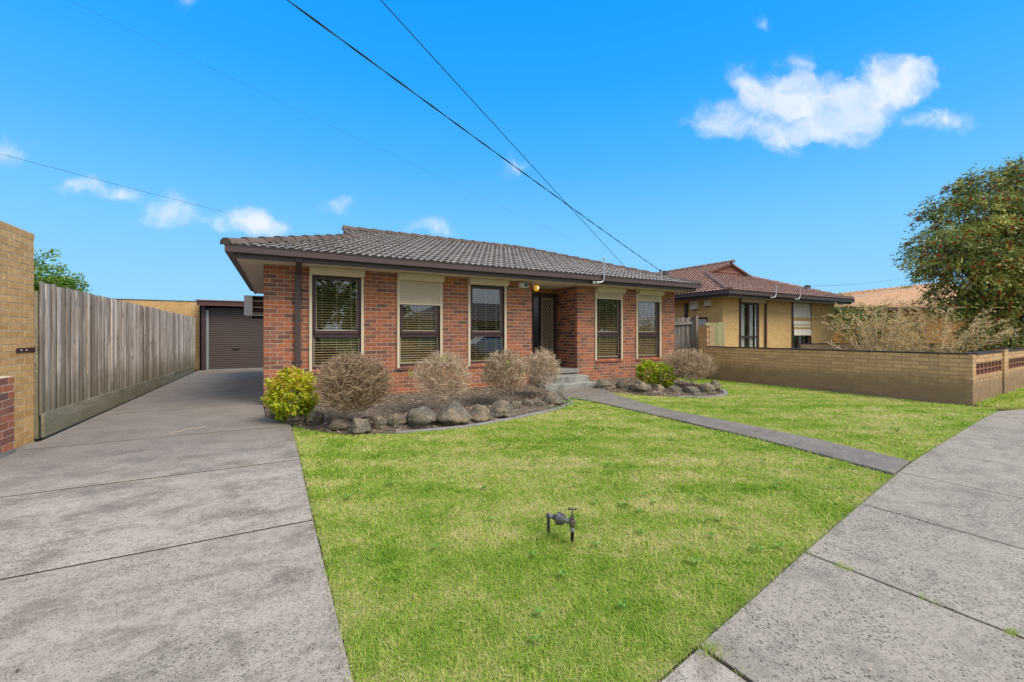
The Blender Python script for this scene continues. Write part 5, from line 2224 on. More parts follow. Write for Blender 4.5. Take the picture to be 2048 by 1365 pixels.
pf = thing('paling_panel', (12.8, 9.35, 0), 'short greenish timber paling panel between the brick pier and the yellow house', 'fence')
x = 12.50
while x < 13.5:
    wd = rng.uniform(.085, .1)
    mb = MB()
    mb.box((x, 9.34, .1), (x + wd, 9.356, 1.80 + rng.uniform(-.015, .015)))
    part('paling', mb, 'green_paling', pf)
    x += wd + .003
mb = MB()
mb.box((12.5, 9.358, 1.4), (13.52, 9.41, 1.47))
part('rail', mb, 'green_paling', pf)

# ================================================================== YELLOW NEIGHBOUR HOUSE
nh = thing('yellow_brick_house', (18, 10, 0), 'yellow brick neighbouring house with brown tiled roof and front gable', 'house')
W = Wall(nh)
NX, NY, NX1 = 14.0, 9.75, 21.85
NW = [(14.99, 16.62, .25, 2.72), (18.46, 19.84, .25, 2.72)]
zb0 = 2.73 - 33 * .086
W.panel((NX, NY), (1, 0), NX1 - NX, zb0, 2.73, (0, -1), [(a - NX, b - NX, c, d) for a, b, c, d in NW], mat_='yellow_brick', seed=71)
W.panel((NX, NY + .11), (0, 1), 7.5, zb0, 2.73, (-1, 0), [(.5, 1.55, 1.2, 2.05)], mat_='yellow_brick', seed=72, phase=.5)
W.panel((NX1, NY + .11), (0, 1), 7.5, zb0, 2.73, (1, 0), (), mat_='yellow_brick', seed=73, phase=.5, see=False)
W.build(300, 'yellow_mortar')
mb = MB()
mb.box((NX + .12, NY + 1.6, .0), (NX1 - .12, NY + 1.65, 2.72))
mb.box((NX + .12, 17, 0), (NX1 - .12, 17.1, 2.72))
mb.box((NX + .12, NY + .12, .1), (NX1 - .12, NY + 1.6, .12))
part('dark_room_wall', mb, 'dark', nh, own_origin=False)  # painted near-black to stand in for the dark rooms behind the glass
mb = MB()
mb.box((13.5, 9.2, 2.735), (21.95, NY - .003, 2.75))
mb.box((13.5, NY - .003, 2.735), (NX - .003, 17.2, 2.75))
mb.box((NX1 + .003, NY - .003, 2.735), (21.95, 17.2, 2.75))
mb.box((NX, NY, 2.752), (NX1, 17.1, 2.76))
part('soffit', mb, 'soffit_paint', nh, own_origin=False)
mb = MB()
mb.box((13.47, 9.17, 2.70), (21.97, 9.198, 2.86))
mb.box((13.47, 9.2, 2.70), (13.498, 17.2, 2.86))
part('fascia', mb, 'brown_paint', nh, own_origin=False)
gutter(nh, [(13.352, 17.2, 2.785), (13.352, 9.052, 2.785), (22.05, 9.052, 2.785)], 1, 'brown_paint')
NP = R(20)
nt = math.tan(NP)
ex0, ex1, ey, ez = 13.42, 22.0, 9.12, 2.89
nrx = 18.41
gy_ = 12.46
gdy = gy_ - ey
hw = nrx - ex0 - gdy      # half width of the little gable
kr = (ex1 - nrx - hw) / gdy   # the right slope is the steeper one


def nz_(d):
    return ez + nt * d


def in_nfront(c):
    d = c.y - ey
    m_ = .32
    if d > gdy + .1 or c.x < ex0 + d - m_ or c.x > ex1 - kr * d + m_:
        return -1, None
    pl = []
    if c.x < ex0 + d + m_:
        pl.append((Vector((ex0, ey, 0)), Vector((-1, 1, 0)).normalized()))
    if c.x > ex1 - kr * d - m_:
        pl.append((Vector((ex1, ey, 0)), Vector((1, kr, 0)).normalized()))
    if d > gdy - .3:
        pl.append((Vector((0, gy_ + .02, 0)), Vector((0, 1, 0))))
    return (0, pl) if pl else (1, None)


tl = roof_plane(nh, (ex0 - .3, ey - .04, ez), (1, 0), (0, 1), NP, ex1 - ex0 + .5, 12, None, None, None, in_nfront)
build_tiles(nh, tl, 'pink_tile', 190)


def in_nleft(c):
    d = c.x - ex0
    m_ = .32
    low_ = min(ey + d, gy_ - .12)
    if c.x > nrx + .1 or c.y < low_ - m_ or c.y > 18.5:
        return -1, None
    pl = []
    if c.y < low_ + m_:
        if ey + d < gy_ - .12:
            pl.append((Vector((ex0, ey, 0)), Vector((1, -1, 0)).normalized()))
        else:
            pl.append((Vector((0, gy_ - .14, 0)), Vector((0, -1, 0))))
    if c.x > nrx - .3:
        pl.append((Vector((nrx, 0, 0)), Vector((1, 0, 0))))
    return (0, pl) if pl else (1, None)


tl = roof_plane(nh, (ex0 - .04, 18.5, ez), (0, -1), (1, 0), NP, 9.8, 18, None, None, None, in_nleft)
build_tiles(nh, tl, 'pink_tile', 110)
mb = MB()
dz = -.012
mb.add([(ex0, ey, ez + dz), (ex1, ey, ez + dz), (ex1, 18.5, ez + dz), (ex0, 18.5, ez + dz), (nrx - hw, gy_, nz_(gdy) + dz), (nrx + hw, gy_, nz_(gdy) + dz), (nrx, gy_ - .1, nz_(nrx - ex0) + dz), (nrx, 18.5, nz_(nrx - ex0) + dz)],
       [(0, 1, 5, 4), (1, 2, 7, 6, 5), (3, 0, 4, 6, 7), (2, 3, 7)])
part('roof_lining', mb, 'tile_cap_dark', nh, own_origin=False)
caps(nh, (ex0 - .02, ey - .02, ez + .03), (nrx - hw + .05, gy_ + .05, nz_(gdy + .05) + .03), 'pink_tile', name='hip_cap')
caps(nh, (ex1 + .02, ey - .02, ez + .03), (nrx + hw - .05, gy_ + .05, nz_(gdy + .05) + .03), 'pink_tile', name='hip_cap')
caps(nh, (nrx, gy_ - .2, nz_(nrx - ex0) + .03), (nrx, 18.5, nz_(nrx - ex0) + .03), 'pink_tile')
# little gable: weatherboards and barge boards
gh = nz_(nrx - ex0) - nz_(gdy) - .03
nb_ = 4
for i in range(nb_):
    f0, f1 = i / nb_, (i + 1) / nb_
    mb = MB()
    w0, w1 = hw * (1 - f0) - .05, max(.02, hw * (1 - f1) - .05)
    z0, z1 = nz_(gdy) + gh * f0, nz_(gdy) + gh * f1
    mb.add([(nrx - w0, gy_ - .03, z0), (nrx + w0, gy_ - .03, z0), (nrx + w1, gy_ - .002, z1), (nrx - w1, gy_ - .002, z1), (nrx - w0, gy_ + .02, z0), (nrx + w0, gy_ + .02, z0)], [(0, 1, 2, 3), (4, 5, 1, 0)])
    part('gable_board', mb, 'gable_board', nh)
for sgn in (-1, 1):
    mb = MB()
    mb.tube([(nrx + sgn * (hw + .08), gy_ - .08, nz_(gdy) - .0), (nrx, gy_ - .08, nz_(nrx - ex0) - .03)], .05, 4)
    part('barge_board', mb, 'gable_board', nh)
# windows
for wi, (x0, x1, z0, z1) in enumerate(NW):
    fr = MB()
    yf, yb = NY + .05, NY + .10
    if wi == 0:
        xr = x1 - .34
        posts = [(x0 + .004, x0 + .07), (x0 + .62, x0 + .69), (xr - .14, xr)]
        for a, b in posts:
            fr.box((a, yf, z0), (b, yb, z1 - .12))
        fr.box((x0 + .07, yf - .003, z1 - .19), (xr - .14, yb - .003, z1 - .12))
        fr.box((x0 + .07, yf - .003, 1.28), (xr - .14, yb - .003, 1.345))
        fr.box((x0 + .07, yf - .003, z0), (xr - .14, yb - .003, z0 + .06))
        win = part('window', fr, 'purple_paint', nh)
        box_part('pane', (x0 + .071, yf + .02, z0 + .05), (xr - .10, yf + .024, z1 - .12), 'glass', win)
        cu = MB()
        for (c0, c1) in ((x0 + .1, x0 + .5), (x0 + .70, x0 + 1.02)):
            n = 30
            o_ = len(cu.v)
            for k in range(n + 1):
                xx = lerp(c0, c1, k / n)
                yy = yb + .05 + .025 * math.sin(k * 1.25)
                cu.v += [(xx, yy, z0), (xx, yy, z1)]
            for k in range(n):
                cu.face((o_ + 2 * k, o_ + 2 * k + 2, o_ + 2 * k + 3, o_ + 2 * k + 1))
        part('curtain', cu, 'curtain', win)
        mb = MB()
        mb.box((xr - .22, yf + .026, z0), (xr - .141, yf + .03, z1 - .19))
        part('blind_edge', mb, 'curtain', win)
        # return of the brick reveal on the right
        box_part('brick_reveal', (xr + .002, NY + .04, z0), (x1 - .002, NY + .10, z1 - .12), 'yellow_brick', win)
        box_part('shutter_box', (x0 + .05, NY - .06, 2.60), (x1 - .05, NY + .02, 2.725), 'cream_paint', win)
    else:
        for a, b in [(x0 + .004, x0 + .06), (x0 + .55, x0 + .62), (x1 - .5, x1 - .44), (x1 - .06, x1 - .004)]:
            fr.box((a, yf, z0), (b, yb, z1))
        fr.box((x0 + .06, yf - .003, z0), (x1 - .06, yb - .003, z0 + .06))
        win = part('window', fr, 'purple_paint', nh)
        box_part('pane', (x0 + .06, yf + .02, z0 + .05), (x1 - .06, yf + .024, z1), 'glass', win)
        cu = MB()
        cu.box((x0 + .35, yb + .1, z0), (x0 + .52, yb + .12, z1))
        cu.box((x1 - .42, yb + .1, z0), (x1 - .22, yb + .12, z1))
        part('curtain', cu, 'curtain', win)
        # striped awning cloth
        zz0, zz1 = 1.36, 2.70
        n = 27
        stripe = {'stripe_white': MB(), 'stripe_tan': MB()}
        for k in range(n):
            q = k % 27
            tan = (q in (3, 4, 5, 7, 9, 10, 12, 13, 15) and q in (5, 7, 9, 13, 15, 12)) or (q % 2 == 0 and q > 16)
            key = 'stripe_tan' if (q in (5, 6, 8, 12, 14, 13)) else 'stripe_white'
            a, b = lerp(zz0, zz1, k / n), lerp(zz0, zz1, (k + 1) / n)
            sag = lambda zz: NY - .02 - .05 * (1 - (zz - zz0) / (zz1 - zz0))
            stripe[key].add([(x0 + .04, sag(a) - .006, a), (x1 - .04, sag(a) - .006, a), (x1 - .04, sag(b) + .006, b - .004), (x0 + .04, sag(b) + .006, b - .004)], [(0, 1, 2, 3)])
        for key, mb in stripe.items():
            part('awning_cloth', mb, key, win, label='white awning stripes' if key == 'stripe_white' else 'tan awning stripes')
        mb = MB()
        mb.tube([(x0 + .03, NY - .075, zz0), (x1 - .03, NY - .075, zz0)], .016, 6)
        part('awning_bar', mb, 'cream_paint', win)
    for x in (x0 - .03, x1 - .03):
        mb = MB()
        mb.box((x, NY - .04, z0), (x + .07, NY - .002, 2.73))
        part('awning_guide', mb, 'purple_paint', win)
# side window, meter boxes, pipe
fr = MB()
fr.box((NX + .03, NY + .62, 1.98), (NX + .09, NY + 1.64, 2.04))
fr.box((NX + .03, NY + .62, 1.21), (NX + .09, NY + .69, 1.98))
win = part('window', fr, 'purple_paint', nh)
box_part('pane', (NX + .05, NY + .69, 1.21), (NX + .054, NY + 1.64, 1.98), 'sign_white', win)
for (a, b, c, d) in ((10.72, 11.04, 2.36, 2.68), (10.2, 10.42, 2.45, 2.68)):
    mb = MB()
    mb.box((NX - .13, a, c), (NX - .002, b, d))
    bx = part('meter_box', mb, 'white_plastic', nh)
    mb = MB()
    mb.tube([(NX - .06, (a + b) / 2 - .05, c), (NX - .06, (a + b) / 2, c - .06), (NX - .06, (a + b) / 2 + .06, c)], .012, 5)
    part('lead', mb, 'dark', bx)
mb = MB()
mb.box((NX - .09, 11.22, 0), (NX - .01, 11.32, 2.62))
part('downpipe', mb, 'purple_paint', nh)
for (x, z1) in ((16.0, 3.16), (17.6, 3.14)):
    mb = MB()
    mb.tube(catmull([(x - .3, 9.03, 2.74), (x - .12, 9.0, 2.75), (x - .02, 8.99, 2.85), (x, 8.99, 3.0), (x, 8.99, z1)], 4), .02, 7)
    part('anchor_pipe', mb, 'galvanised', nh, smooth=True)
mb = MB()
bx_, by_ = lerp(ex1, nrx + hw, .42), lerp(ey, gy_, .42)
bz_ = nz_(by_ - ey)
mb.tube([(bx_ - .6, by_ - .5, nz_(by_ - .5 - ey) + .02), (bx_ - .1, by_, bz_ + .16)], .012, 5)
br = part('service_bracket', mb, 'galvanised', nh)
bx_n, by_n, bz_n = bx_, by_, bz_
box_part('connection_box', (bx_ - .12, by_ - .08, bz_ + .06), (bx_ + .13, by_ + .06, bz_ + .24), 'meter_grey', br)

# ================================================================== THIRD HOUSE, BEYOND
th = thing('orange_brick_house', (0, 0, 0), 'orange brick house with terracotta tiled roof behind the dry shrubs', 'house', rz=-R(YAW))


# local frame: x to the right, y away from the street corner, both level


def L3(u, v, d):
    return Vector(((u - 1024) / 849 * d, d, 1.4 + (669 - v) / 849 * d))


e0, e1 = L3(1585, 616, 25), L3(2060, 615, 25)
t0, t1 = L3(1610, 597, 29.5), L3(1895, 566.5, 29.5)
rows = 13
mbs = MB()
cnt = 0
for r_ in range(rows):
    f0, f1 = r_ / rows, (r_ + 1.12) / rows
    a, b = e0.lerp(t0, f0), e1.lerp(t1, f0)
    a2, b2 = e0.lerp(t0, f1), e1.lerp(t1, f1)
    n = int((b - a).length / .33)
    for k in range(n):
        g0, g1 = k / n, (k + .97) / n
        p = [a.lerp(b, g0), a.lerp(b, (g0 + g1) / 2), a.lerp(b, g1), a2.lerp(b2, g1), a2.lerp(b2, (g0 + g1) / 2), a2.lerp(b2, g0)]
        lift = [.045, .085, .045, .004, .04, .004]
        vv = [q + Vector((0, 0, l)) for q, l in zip(p, lift)] + [p[0], p[2]]
        ff = [(0, 1, 4, 5), (1, 2, 3, 4), (6, 7, 2, 1, 0)]
        uu = 1024 + 849 * p[0].x / p[0].y
        if 1690 < uu < 1880 and cnt < 240:
            cnt += 1
            one = MB()
            one.add(vv, ff)
            part('roof_tile', one, 'terracotta_tile', th, local=True)
        else:
            mbs.add(vv, ff, rng.random())
part('roof_tiles', mbs, 'terracotta_tile', th, kind='stuff', own_origin=False, local=True)
mb = MB()
back = Vector((0, 9, 0))
dz = Vector((0, 0, -.02))
mb.add([e0 + dz, e1 + dz, t1 + dz, t0 + dz, e0 + back + dz, e1 + back + dz], [(0, 1, 2, 3), (5, 4, 3, 2), (0, 3, 4), (1, 5, 2)])
part('roof_lining', mb, 'terracotta_tile', th, own_origin=False, local=True)
caps(th, t0, t1, 'terracotta_tile', local=True)
mb = MB()
mb.box((e0.x + .1, 25.02, e0.z - .12), (e1.x - .1, 25.1, e0.z + .0))
part('gutter', mb, 'brown_paint', th, own_origin=False, local=True)
mb = MB()
mb.box((e0.x + .5, 25.5, 0), (L3(1966, 0, 25.5).x, 25.7, e0.z - .1))
mb.box((L3(1990, 0, 25.5).x, 25.5, 0), (e1.x - .4, 25.7, e0.z - .1))
mb.box((L3(1966, 0, 25.5).x, 25.5, 0), (L3(1990, 0, 25.5).x, 25.7, 1.35))
mb.box((e0.x + .5, 32, 0), (e1.x - .4, 32.2, e0.z - .1))
part('wall', mb, 'orange_brick', th, own_origin=False, local=True)
x0, x1 = L3(1966, 0, 25.5).x, L3(1990, 0, 25.5).x
mb = MB()
mb.box((x0, 25.52, 1.35), (x0 + .07, 25.6, 2.6))
mb.box((x1 - .07, 25.52, 1.35), (x1, 25.6, 2.6))
mb.box((x0 + .07, 25.52, 1.35), (x1 - .07, 25.6, 1.43))
win = part('window', mb, 'white_plastic', th, local=True)
mb = MB()
mb.box((x0 + .07, 25.55, 1.43), (x1 - .07, 25.56, 2.6))
part('pane', mb, 'black_glass', win, local=True)

fw3 = thing('far_brick_wall', (26, 6, 0), 'low brown brick wall behind the dry shrubs, in front of the orange house', 'wall')
W = Wall(fw3)
rv = Vector((rgt[0], rgt[1], 0))
p0 = Vector((fwd[0], fwd[1], 0)) * 17.9 + rv * ((1600 - 1024) / 849 * 17.9)
W.panel((p0.x, p0.y), rv.xy, 13, 1.0 - 12 * .086, .99, (-fwd[0], -fwd[1]), (), mat_='grey_tan_brick', seed=81)
W.build(160, 'low_wall_mortar')
mb = MB()
a, b = p0, p0 + rv * 13
nf = Vector((fwd[0], fwd[1], 0))
vv = [a - nf * .02, b - nf * .02, b + nf * .2, a + nf * .2]
mb.add([(p.x, p.y, .992) for p in vv] + [(p.x, p.y, 1.015) for p in vv], [(3, 2, 1, 0), (4, 5, 6, 7), (0, 1, 5, 4), (1, 2, 6, 5), (2, 3, 7, 6), (3, 0, 4, 7)])
part('coping', mb, 'tile_cap_dark', fw3)


# ================================================================== TREES AND BACKGROUND SHRUBS
def dry_shrub(x, y, label, seed, n=46, sc=1.):
    lr = random.Random(seed)
    root = thing('dry_shrub', (x, y, 0), label, 'shrub', 'dry straw coloured shrubs behind the low wall')
    cane, lf = MB(), MB()
    F3, R3 = Vector((fwd[0], fwd[1], 0)), Vector((rgt[0], rgt[1], 0))
    for i in range(n):
        a = lr.random() * 6.283
        sp = lr.uniform(.25, 1.45)
        hh = lr.uniform(1.3, 2.5) * (1 - .30 * sp / 1.45) * sc
        d = Vector((math.cos(a), math.sin(a), 0))
        b0 = Vector((x, y, .1)) + d * lr.uniform(.02, .2)
        p1 = b0 + d * sp * .3 + Vector((0, 0, hh * .45))
        p2 = b0 + d * sp * .72 + Vector((0, 0, hh * .85))
        p3 = b0 + d * sp * 1.05 + Vector((0, 0, hh))
        pts = catmull([b0, p1, p2, p3], 4)
        pts = [p + Vector((lr.gauss(0, .015), lr.gauss(0, .015), lr.gauss(0, .012))) for p in pts]
        cane.tube(pts, [lerp(.014, .004, k / (len(pts) - 1)) for k in range(len(pts))], 3, lr.uniform(.05, .95), caps=False)
        for k in range(4, len(pts)):
            p = pts[k]
            for _ in range(2):
                dd = (d * .6 + Vector((lr.gauss(0, .8), lr.gauss(0, .8), lr.uniform(-.1, .9)))).normalized()
                L = lr.uniform(.12, .34)
                q = p + dd * L
                cane.tube([p, p + dd * L * .5 + Vector((0, 0, .02)), q], [.004, .0035, .0025], 3, lr.uniform(.2, .99), caps=False)
                for _j in range(4):
                    z_ = p.lerp(q, lr.uniform(.3, 1.05)) + Vector((lr.gauss(0, .02), lr.gauss(0, .02), lr.gauss(0, .02)))
                    leaf_cloud(lf, [z_], .045, .36, rfun=lambda p_: lr.uniform(.02, .98))
    part('cane', cane, 'cane', root, kind='stuff', own_origin=False)
    part('leaves', lf, 'dry_leaf', root, kind='stuff', own_origin=False)


dry_shrub(14.24, 5.30, 'dry straw coloured shrub nearest the yellow house, with arching canes', 91)
dry_shrub(15.60, 4.56, 'dry straw coloured shrub nearest the street wall, with arching canes', 92)


def crown_tree(name, label, cat, base, trunk_h, r0, blobs, leaf_m, n_leaf, size, aspect, droop, seed, flowers=0, twig_n=60):
    lr = random.Random(seed)
    root = thing(name, base, label, cat)
    B = Vector(base)
    tr = MB()
    fork = B + Vector((lr.uniform(-.1, .1), lr.uniform(-.1, .1), trunk_h))
    tr.tube(catmull([B, B.lerp(fork, .5) + Vector((.06, .03, 0)), fork], 4), [lerp(r0, r0 * .7, k / 8) for k in range(9)], 9)
    part('trunk', tr, 'bark', root, smooth=True)
    lim, lf, fl = MB(), MB(), MB()
    tot_ = sum(b[1] ** 2 for b in blobs)
    for (c, rr, rz) in blobs:
        c = Vector(c)
        mid = fork.lerp(c, .5) + Vector((0, 0, .25))
        pts = catmull([fork, mid, c], 4)
        lim.tube(pts, [lerp(r0 * .55, r0 * .14, k / 8) for k in range(9)], 6, caps=False)
        for k in range(twig_n // len(blobs) + 3):
            d = Vector((lr.gauss(0, 1), lr.gauss(0, 1), lr.gauss(0, .8))).normalized()
            e_ = c + Vector((d.x * rr, d.y * rr, d.z * rz)) * .92
            lim.tube([pts[lr.randint(5, 8)], c.lerp(e_, .5) + Vector((0, 0, .1)), e_], [r0 * .12, r0 * .07, .006], 4, caps=False)
        for k in range(int(n_leaf * rr * rr / tot_) // 26):
            d = Vector((lr.gauss(0, 1), lr.gauss(0, 1), lr.gauss(0, 1))).normalized()
            s_ = lr.uniform(.3, 1.0) ** .5
            cc = c + Vector((d.x * rr, d.y * rr, d.z * rz)) * (s_ * (1 + .24 * math.sin(d.x * 7 + seed) * math.sin(d.z * 6)))
            out = Vector((d.x, d.y, -droop + d.z * .3)).normalized()
            L = lr.uniform(.22, .5) * (1.5 if droop > .3 else 1)
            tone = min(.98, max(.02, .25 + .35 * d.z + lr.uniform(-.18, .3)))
            for j in range(26):
                f = lr.random()
                p = cc + out * (L * f) + Vector((lr.gauss(0, .07), lr.gauss(0, .07), lr.gauss(0, .06)))
                dd = (out + Vector((lr.gauss(0, .7), lr.gauss(0, .7), lr.gauss(0, .6)))).normalized()
                q = dd.cross(Vector((lr.gauss(0, 1), lr.gauss(0, 1), lr.gauss(0, 1)))).normalized()
                ll = size * lr.uniform(.6, 1.3)
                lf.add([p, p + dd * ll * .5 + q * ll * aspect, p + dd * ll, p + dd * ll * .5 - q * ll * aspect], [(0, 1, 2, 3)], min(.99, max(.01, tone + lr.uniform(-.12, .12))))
            if flowers and lr.random() < flowers and s_ > .72:
                e_ = cc + out * L
                for j in range(26):
                    p = e_ - out * lr.uniform(0, .10)
                    dd = Vector((lr.gauss(0, 1), lr.gauss(0, 1), lr.gauss(0, 1))).normalized()
                    q = dd.cross(out).normalized() * .007
                    fl.add([p - q, p + q, p + dd * .055 + q, p + dd * .055 - q], [(0, 1, 2, 3)], lr.uniform(.02, .98))
    part('limb', lim, 'bark', root, own_origin=False)
    part('crown', lf, leaf_m, root, kind='stuff', own_origin=False)
    if flowers:
        part('flowers', fl, 'red_brush', root, kind='stuff', own_origin=False)
    return root


def P3(u, v, d):
    r_ = (u - 1024) / 849
    return (d * (fwd[0] + rgt[0] * r_), d * (fwd[1] + rgt[1] * r_), 1.4 + (669 - v) / 849 * d)


bbx, bby, _ = P3(2010, 669, 16)
blobs = [(P3(1885, 500, 15.6), 1.0, .7), (P3(1930, 430, 16), 1.2, .9), (P3(2005, 376, 16.2), 1.25, 1.0), (P3(2090, 352, 16), 1.2, .9), (P3(1950, 530, 15.4), 1.2, .9), (P3(2030, 500, 15.2), 1.4, 1.1),
         (P3(2110, 450, 15.5), 1.5, 1.3), (P3(1915, 590, 15.9), .7, .8), (P3(1990, 610, 15.6), 1.0, 1.0), (P3(2060, 600, 15.4), 1.1, 1.2), (P3(2140, 560, 15.8), 1.4, 1.4), (P3(2030, 665, 15.3), .45, .7), (P3(1960, 650, 16.2), .5, .6),
         (P3(2000, 480, 17.4), 1.6, 1.3), (P3(2090, 500, 17.6), 1.8, 1.5)]
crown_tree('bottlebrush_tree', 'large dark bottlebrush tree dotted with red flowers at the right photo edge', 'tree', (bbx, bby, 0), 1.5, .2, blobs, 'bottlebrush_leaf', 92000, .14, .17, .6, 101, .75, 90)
tb = [(P3(50, 560, 13), .6, .42), (P3(98, 568, 13.3), .36, .2), (P3(128, 568, 13.1), .27, .15), (P3(40, 590, 13.4), .8, .45), (P3(105, 590, 13), .42, .2), (P3(72, 520, 13.2), .22, .2)]
b0 = P3(50, 669, 13.3)
crown_tree('leafy_tree', 'bright green small tree showing above the left end of the timber fence', 'tree', (b0[0], b0[1], 0), 1.6, .07, tb, 'tree_leaf', 14000, .085, .3, .1, 102, 0, 24)
hb = [(P3(1700, 640, 19), .9, .9), (P3(1735, 650, 19.3), .9, .8), (P3(1790, 665, 19), .8, .7)]
b0 = P3(1720, 669, 19.2)
crown_tree('green_bush', 'dark green bush behind the dry shrubs beside the yellow house', 'shrub', (b0[0], b0[1], 0), .5, .06, hb, 'tree_leaf', 9000, .08, .3, .1, 103, 0, 20)
hb = [(P3(1960, 685, 17.2), .45, .5), (P3(1990, 690, 17.2), .4, .4), (P3(2040, 680, 17.2), .6, .6)]
b0 = P3(1980, 669, 17.2)
crown_tree('green_bush', 'light green bush below the bottlebrush tree by the orange wall', 'shrub', (b0[0], b0[1], 0), .3, .04, hb, 'tree_leaf', 5000, .08, .3, .1, 104, 0, 12)

# ================================================================== ACROSS THE STREET (what the window panes mirror)
oh = thing('opposite_house', (18, -22, 0), 'cream house with brown hip roof across the street, seen mirrored in the window panes', 'house')
mb = MB()
mb.box((11, -26, -.15), (26, -18.2, 2.7))
part('wall', mb, 'yellow_brick', oh)
mb = MB()
mb.add([(10.4, -26.6, 2.7), (26.6, -26.6, 2.7), (26.6, -17.6, 2.7), (10.4, -17.6, 2.7), (14.9, -22.1, 4.7), (22.1, -22.1, 4.7)], [(0, 1, 5, 4), (1, 2, 5), (2, 3, 4, 5), (3, 0, 4), (3, 2, 1, 0)])
part('roof', mb, 'brown_cap', oh)
for xx in (13, 17, 21.5):
    mb = MB()
    mb.box((xx, -18.198, .9), (xx + 1.8, -18.15, 2.2))
    part('window', mb, 'black_glass', oh)
car = thing('parked_car', (12.6, -7.2, -.15), 'white sedan parked along the street, seen mirrored in the third window', 'car')
prof = [(-2.2, .35), (-2.22, .75), (-1.9, .9), (-1.15, .95), (-.45, 1.42), (.75, 1.44), (1.45, 1.02), (2.1, .95), (2.22, .7), (2.2, .32)]
mb = MB()
n = len(prof)
for yy, k_ in ((-.86, 1.), (-.62, 0), (.62, 0), (.86, 1.)):
    for (a, b) in prof:
        hi = max(0, b - .95)
        ys_ = yy * (1 - .22 * hi / .5) if k_ else yy
        mb.v.append((12.6 + a, -7.2 + ys_, -.15 + b + (0 if k_ else .012)))
for r_ in range(3):
    for i in range(n):
        j = (i + 1) % n
        mb.face((r_ * n + i, (r_ + 1) * n + i, (r_ + 1) * n + j, r_ * n + j))
mb.face(tuple(range(n)))
mb.face(tuple(reversed(range(3 * n, 4 * n))))
body = part('body', mb, 'white_plastic', car)
for sg in (-1, 1):
    mb = MB()
    yy = -7.2 + sg * .80
    mb.add([(12.6 - .95, yy, .83), (12.6 + 1.2, yy, .83), (12.6 + .7, yy - sg * .09, 1.24), (12.6 - .42, yy - sg * .09, 1.24)], [(0, 1, 2, 3) if sg < 0 else (3, 2, 1, 0)])
    part('side_window', mb, 'black_glass', car)
    for xx in (-1.35, 1.35):
        mb = MB()
        mb.lathe((12.6 + xx, -7.2 + sg * .66, .17), (0, sg, 0), [(0, .30), (.02, .32), (.2, .32), (.22, .28)], 16)
        part('wheel', mb, 'dark', car)
for (tx, ty, h_, sd2, lab) in ((2.6, -15.5, 5.6, 201, 'tall dark tree across the street, mirrored in the window nearest the driveway'), (7.5, -19, 4.6, 202, 'smaller tree across the street beside the cream house'), (29, -15, 5.0, 203, 'bushy tree across the street beyond the cream house')):
    bl_ = [((tx + 1.5 * math.cos(a), ty + 1.5 * math.sin(a), h_ * f), 1.7, 1.3) for a, f in ((0, .62), (2.1, .7), (4.2, .6), (1, .95))]
    crown_tree('street_tree', lab, 'tree', (tx, ty, -.15), 1.4, .18, bl_, 'bottlebrush_leaf', 11000, .26, .3, .3, sd2, 0, 20)

# ================================================================== WATER METER AND TAP
tapT = thing('water_meter', (1.70, 2.40, 0), 'grey water meter on two bent pipes with a tap handle, standing in the lawn', 'water meter')
A0, A1 = Vector((1.651, 2.479, 0)), Vector((1.738, 2.319, 0))
D = (A1 - A0).normalized()
zc = .132


def ax_(f, zz=zc):
    p = A0 + D * f
    return (p.x, p.y, zz)


mb = MB()
mb.tube([ax_(0, -.06), ax_(0, zc - .028), ax_(.004, zc - .008), ax_(.018)], .0115, 10)
mb.lathe(ax_(-.014), D, [(0, .013), (.004, .0175), (.022, .0175), (.026, .015)], 10)
part('inlet_pipe', mb, 'meter_grey', tapT, smooth=True)
mb = MB()
mb.lathe(ax_(.014), D, [(0, .013), (.008, .0165), (.024, .0165), (.027, .012), (.034, .012)], 6)
part('coupling_nut', mb, 'meter_light', tapT)
mb = MB()
mb.lathe(ax_(.036), D, [(0, .014), (.006, .019), (.020, .019), (.024, .024), (.032, .034), (.036, .040), (.039, .043), (.048, .043), (.050, .040), (.070, .039), (.082, .033), (.090, .022), (.093, .019)], 18)
part('meter_body', mb, 'meter_grey', tapT, smooth=True)
mb = MB()
mb.lathe(ax_(.122), D, [(0, .018), (.004, .023), (.014, .023), (.016, .017), (.022, .017), (.024, .021), (.036, .021), (.038, .016), (.052, .016)], 6)
part('union_nut', mb, 'meter_light', tapT)
bx_, by_ = A1.x, A1.y
mb = MB()
mb.lathe((bx_, by_, zc - .035), (0, 0, 1), [(0, .014), (.008, .019), (.028, .021), (.045, .019), (.052, .014), (.056, .017), (.066, .017), (.070, .010), (.080, .009)], 10)
mb.lathe(ax_(.155), D, [(0, .015), (.02, .016)], 8)
part('valve', mb, 'brass_dark', tapT)
mb = MB()
mb.tube([(bx_, by_, zc + .044), (bx_, by_, zc + .086)], .004, 6)
mb.lathe((bx_, by_, zc + .082), (0, 0, 1), [(0, .009), (.004, .012), (.009, .011), (.011, .005)], 10)
h0 = Vector((rgt[0], rgt[1], 0))
c = Vector((bx_, by_, zc + .088))
mb.tube([c - h0 * .032, c - h0 * .019, c, c + h0 * .019, c + h0 * .032], [.005, .008, .0065, .008, .005], 7)
part('tap_handle', mb, 'brass_dark', tapT, smooth=True)
mb = MB()
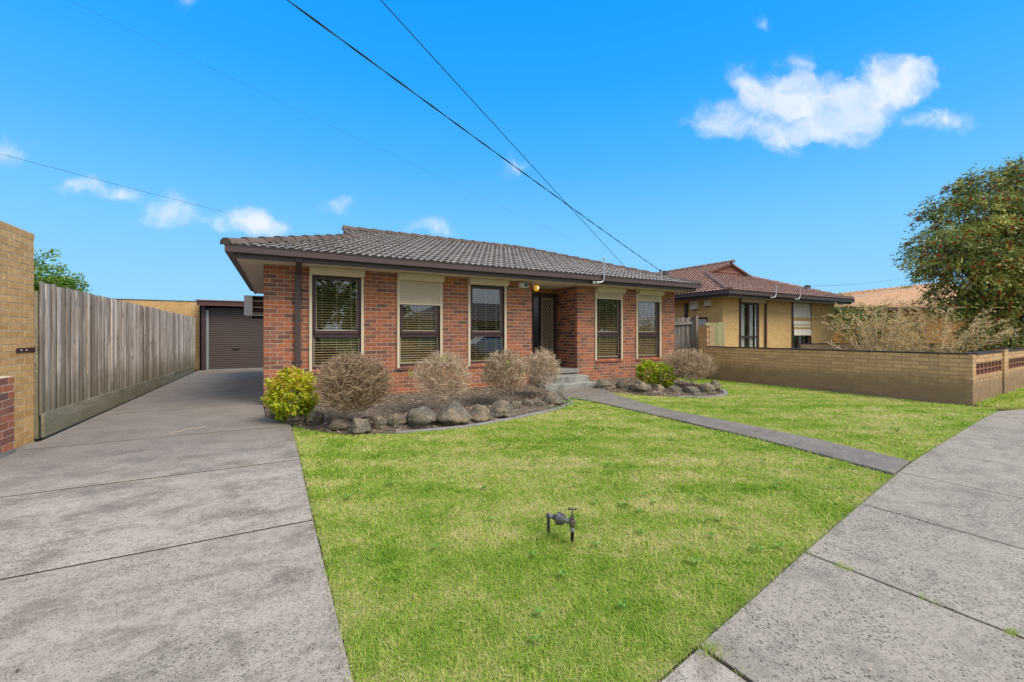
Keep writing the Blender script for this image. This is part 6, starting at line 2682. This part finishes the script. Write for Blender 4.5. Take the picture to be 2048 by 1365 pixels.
mb.lathe((bx_, by_, zc - .036), (0, 0, -1), [(0, .013), (.010, .013), (.012, .0165), (.027, .0165), (.029, .013)], 8)
part('coupling_nut', mb, 'meter_light', tapT)
mb = MB()
mb.tube([(bx_, by_, zc - .062), (bx_, by_, .045), (bx_ - .002, by_ - .002, .01), (bx_ - .008, by_ - .006, -.06)], .0115, 10)
part('outlet_pipe', mb, 'dark', tapT, smooth=True)


# ================================================================== WIRES
def wire(a, b, sag, rad, label, twist=False, n=40):
    a, b = Vector(a), Vector(b)
    pts = []
    for k in range(n + 1):
        f = k / n
        p = a.lerp(b, f)
        p.z -= sag * 4 * f * (1 - f)
        pts.append(p)
    mb = MB()
    if not twist:
        mb.tube(pts, rad, 5)
    else:
        d = (b - a).normalized()
        s1 = d.cross(Vector((0, 0, 1))).normalized()
        s2 = s1.cross(d)
        N = 160
        for ph in (0, math.pi):
            pp = []
            for k in range(N + 1):
                f = k / N
                p = a.lerp(b, f)
                p.z -= sag * 4 * f * (1 - f)
                an = ph + f * 2 * math.pi * 22
                pp.append(p + (s1 * math.cos(an) + s2 * math.sin(an)) * rad * .95)
            mb.tube(pp, rad, 5)
    return single('overhead_wire', mb, 'cable', label, 'wire', 'overhead service wires')


def beyond(a, b, k):
    a, b = Vector(a), Vector(b)
    return a + (b - a) * k


wire((10.28, 9.25, 3.35), beyond((10.28, 9.25, 3.35), (.19, 4.46, 4.55), 2.0), .10, .0055, 'thick twisted black service cable running to the bracket on the house roof', True)
wire((9.20, 8.97, 2.84), beyond((9.20, 8.97, 2.84), (.88, 4.08, 4.55), 2.0), .05, .005, 'single black wire crossing the thick cable and ending at the gutter')
wire(beyond((19.89, 23.3, 7.2), (-5.06, 16.46, 10.86), 1.5), (19.89, 23.3, 7.2), .12, .0026, 'very thin wire high across the sky above the roof ridge')
wire(beyond((-3.15, 32.5, 9.2), (-11.5, 29.1, 9.93), 1.6), (-3.15, 32.5, 9.2), .05, .008, 'thin wire in the left sky above the timber fence')
wire((bx_n, by_n, bz_n + .2), (41.0, 14.0, 5.6), .12, .007, 'short sagging wire from the yellow house roof toward the right')
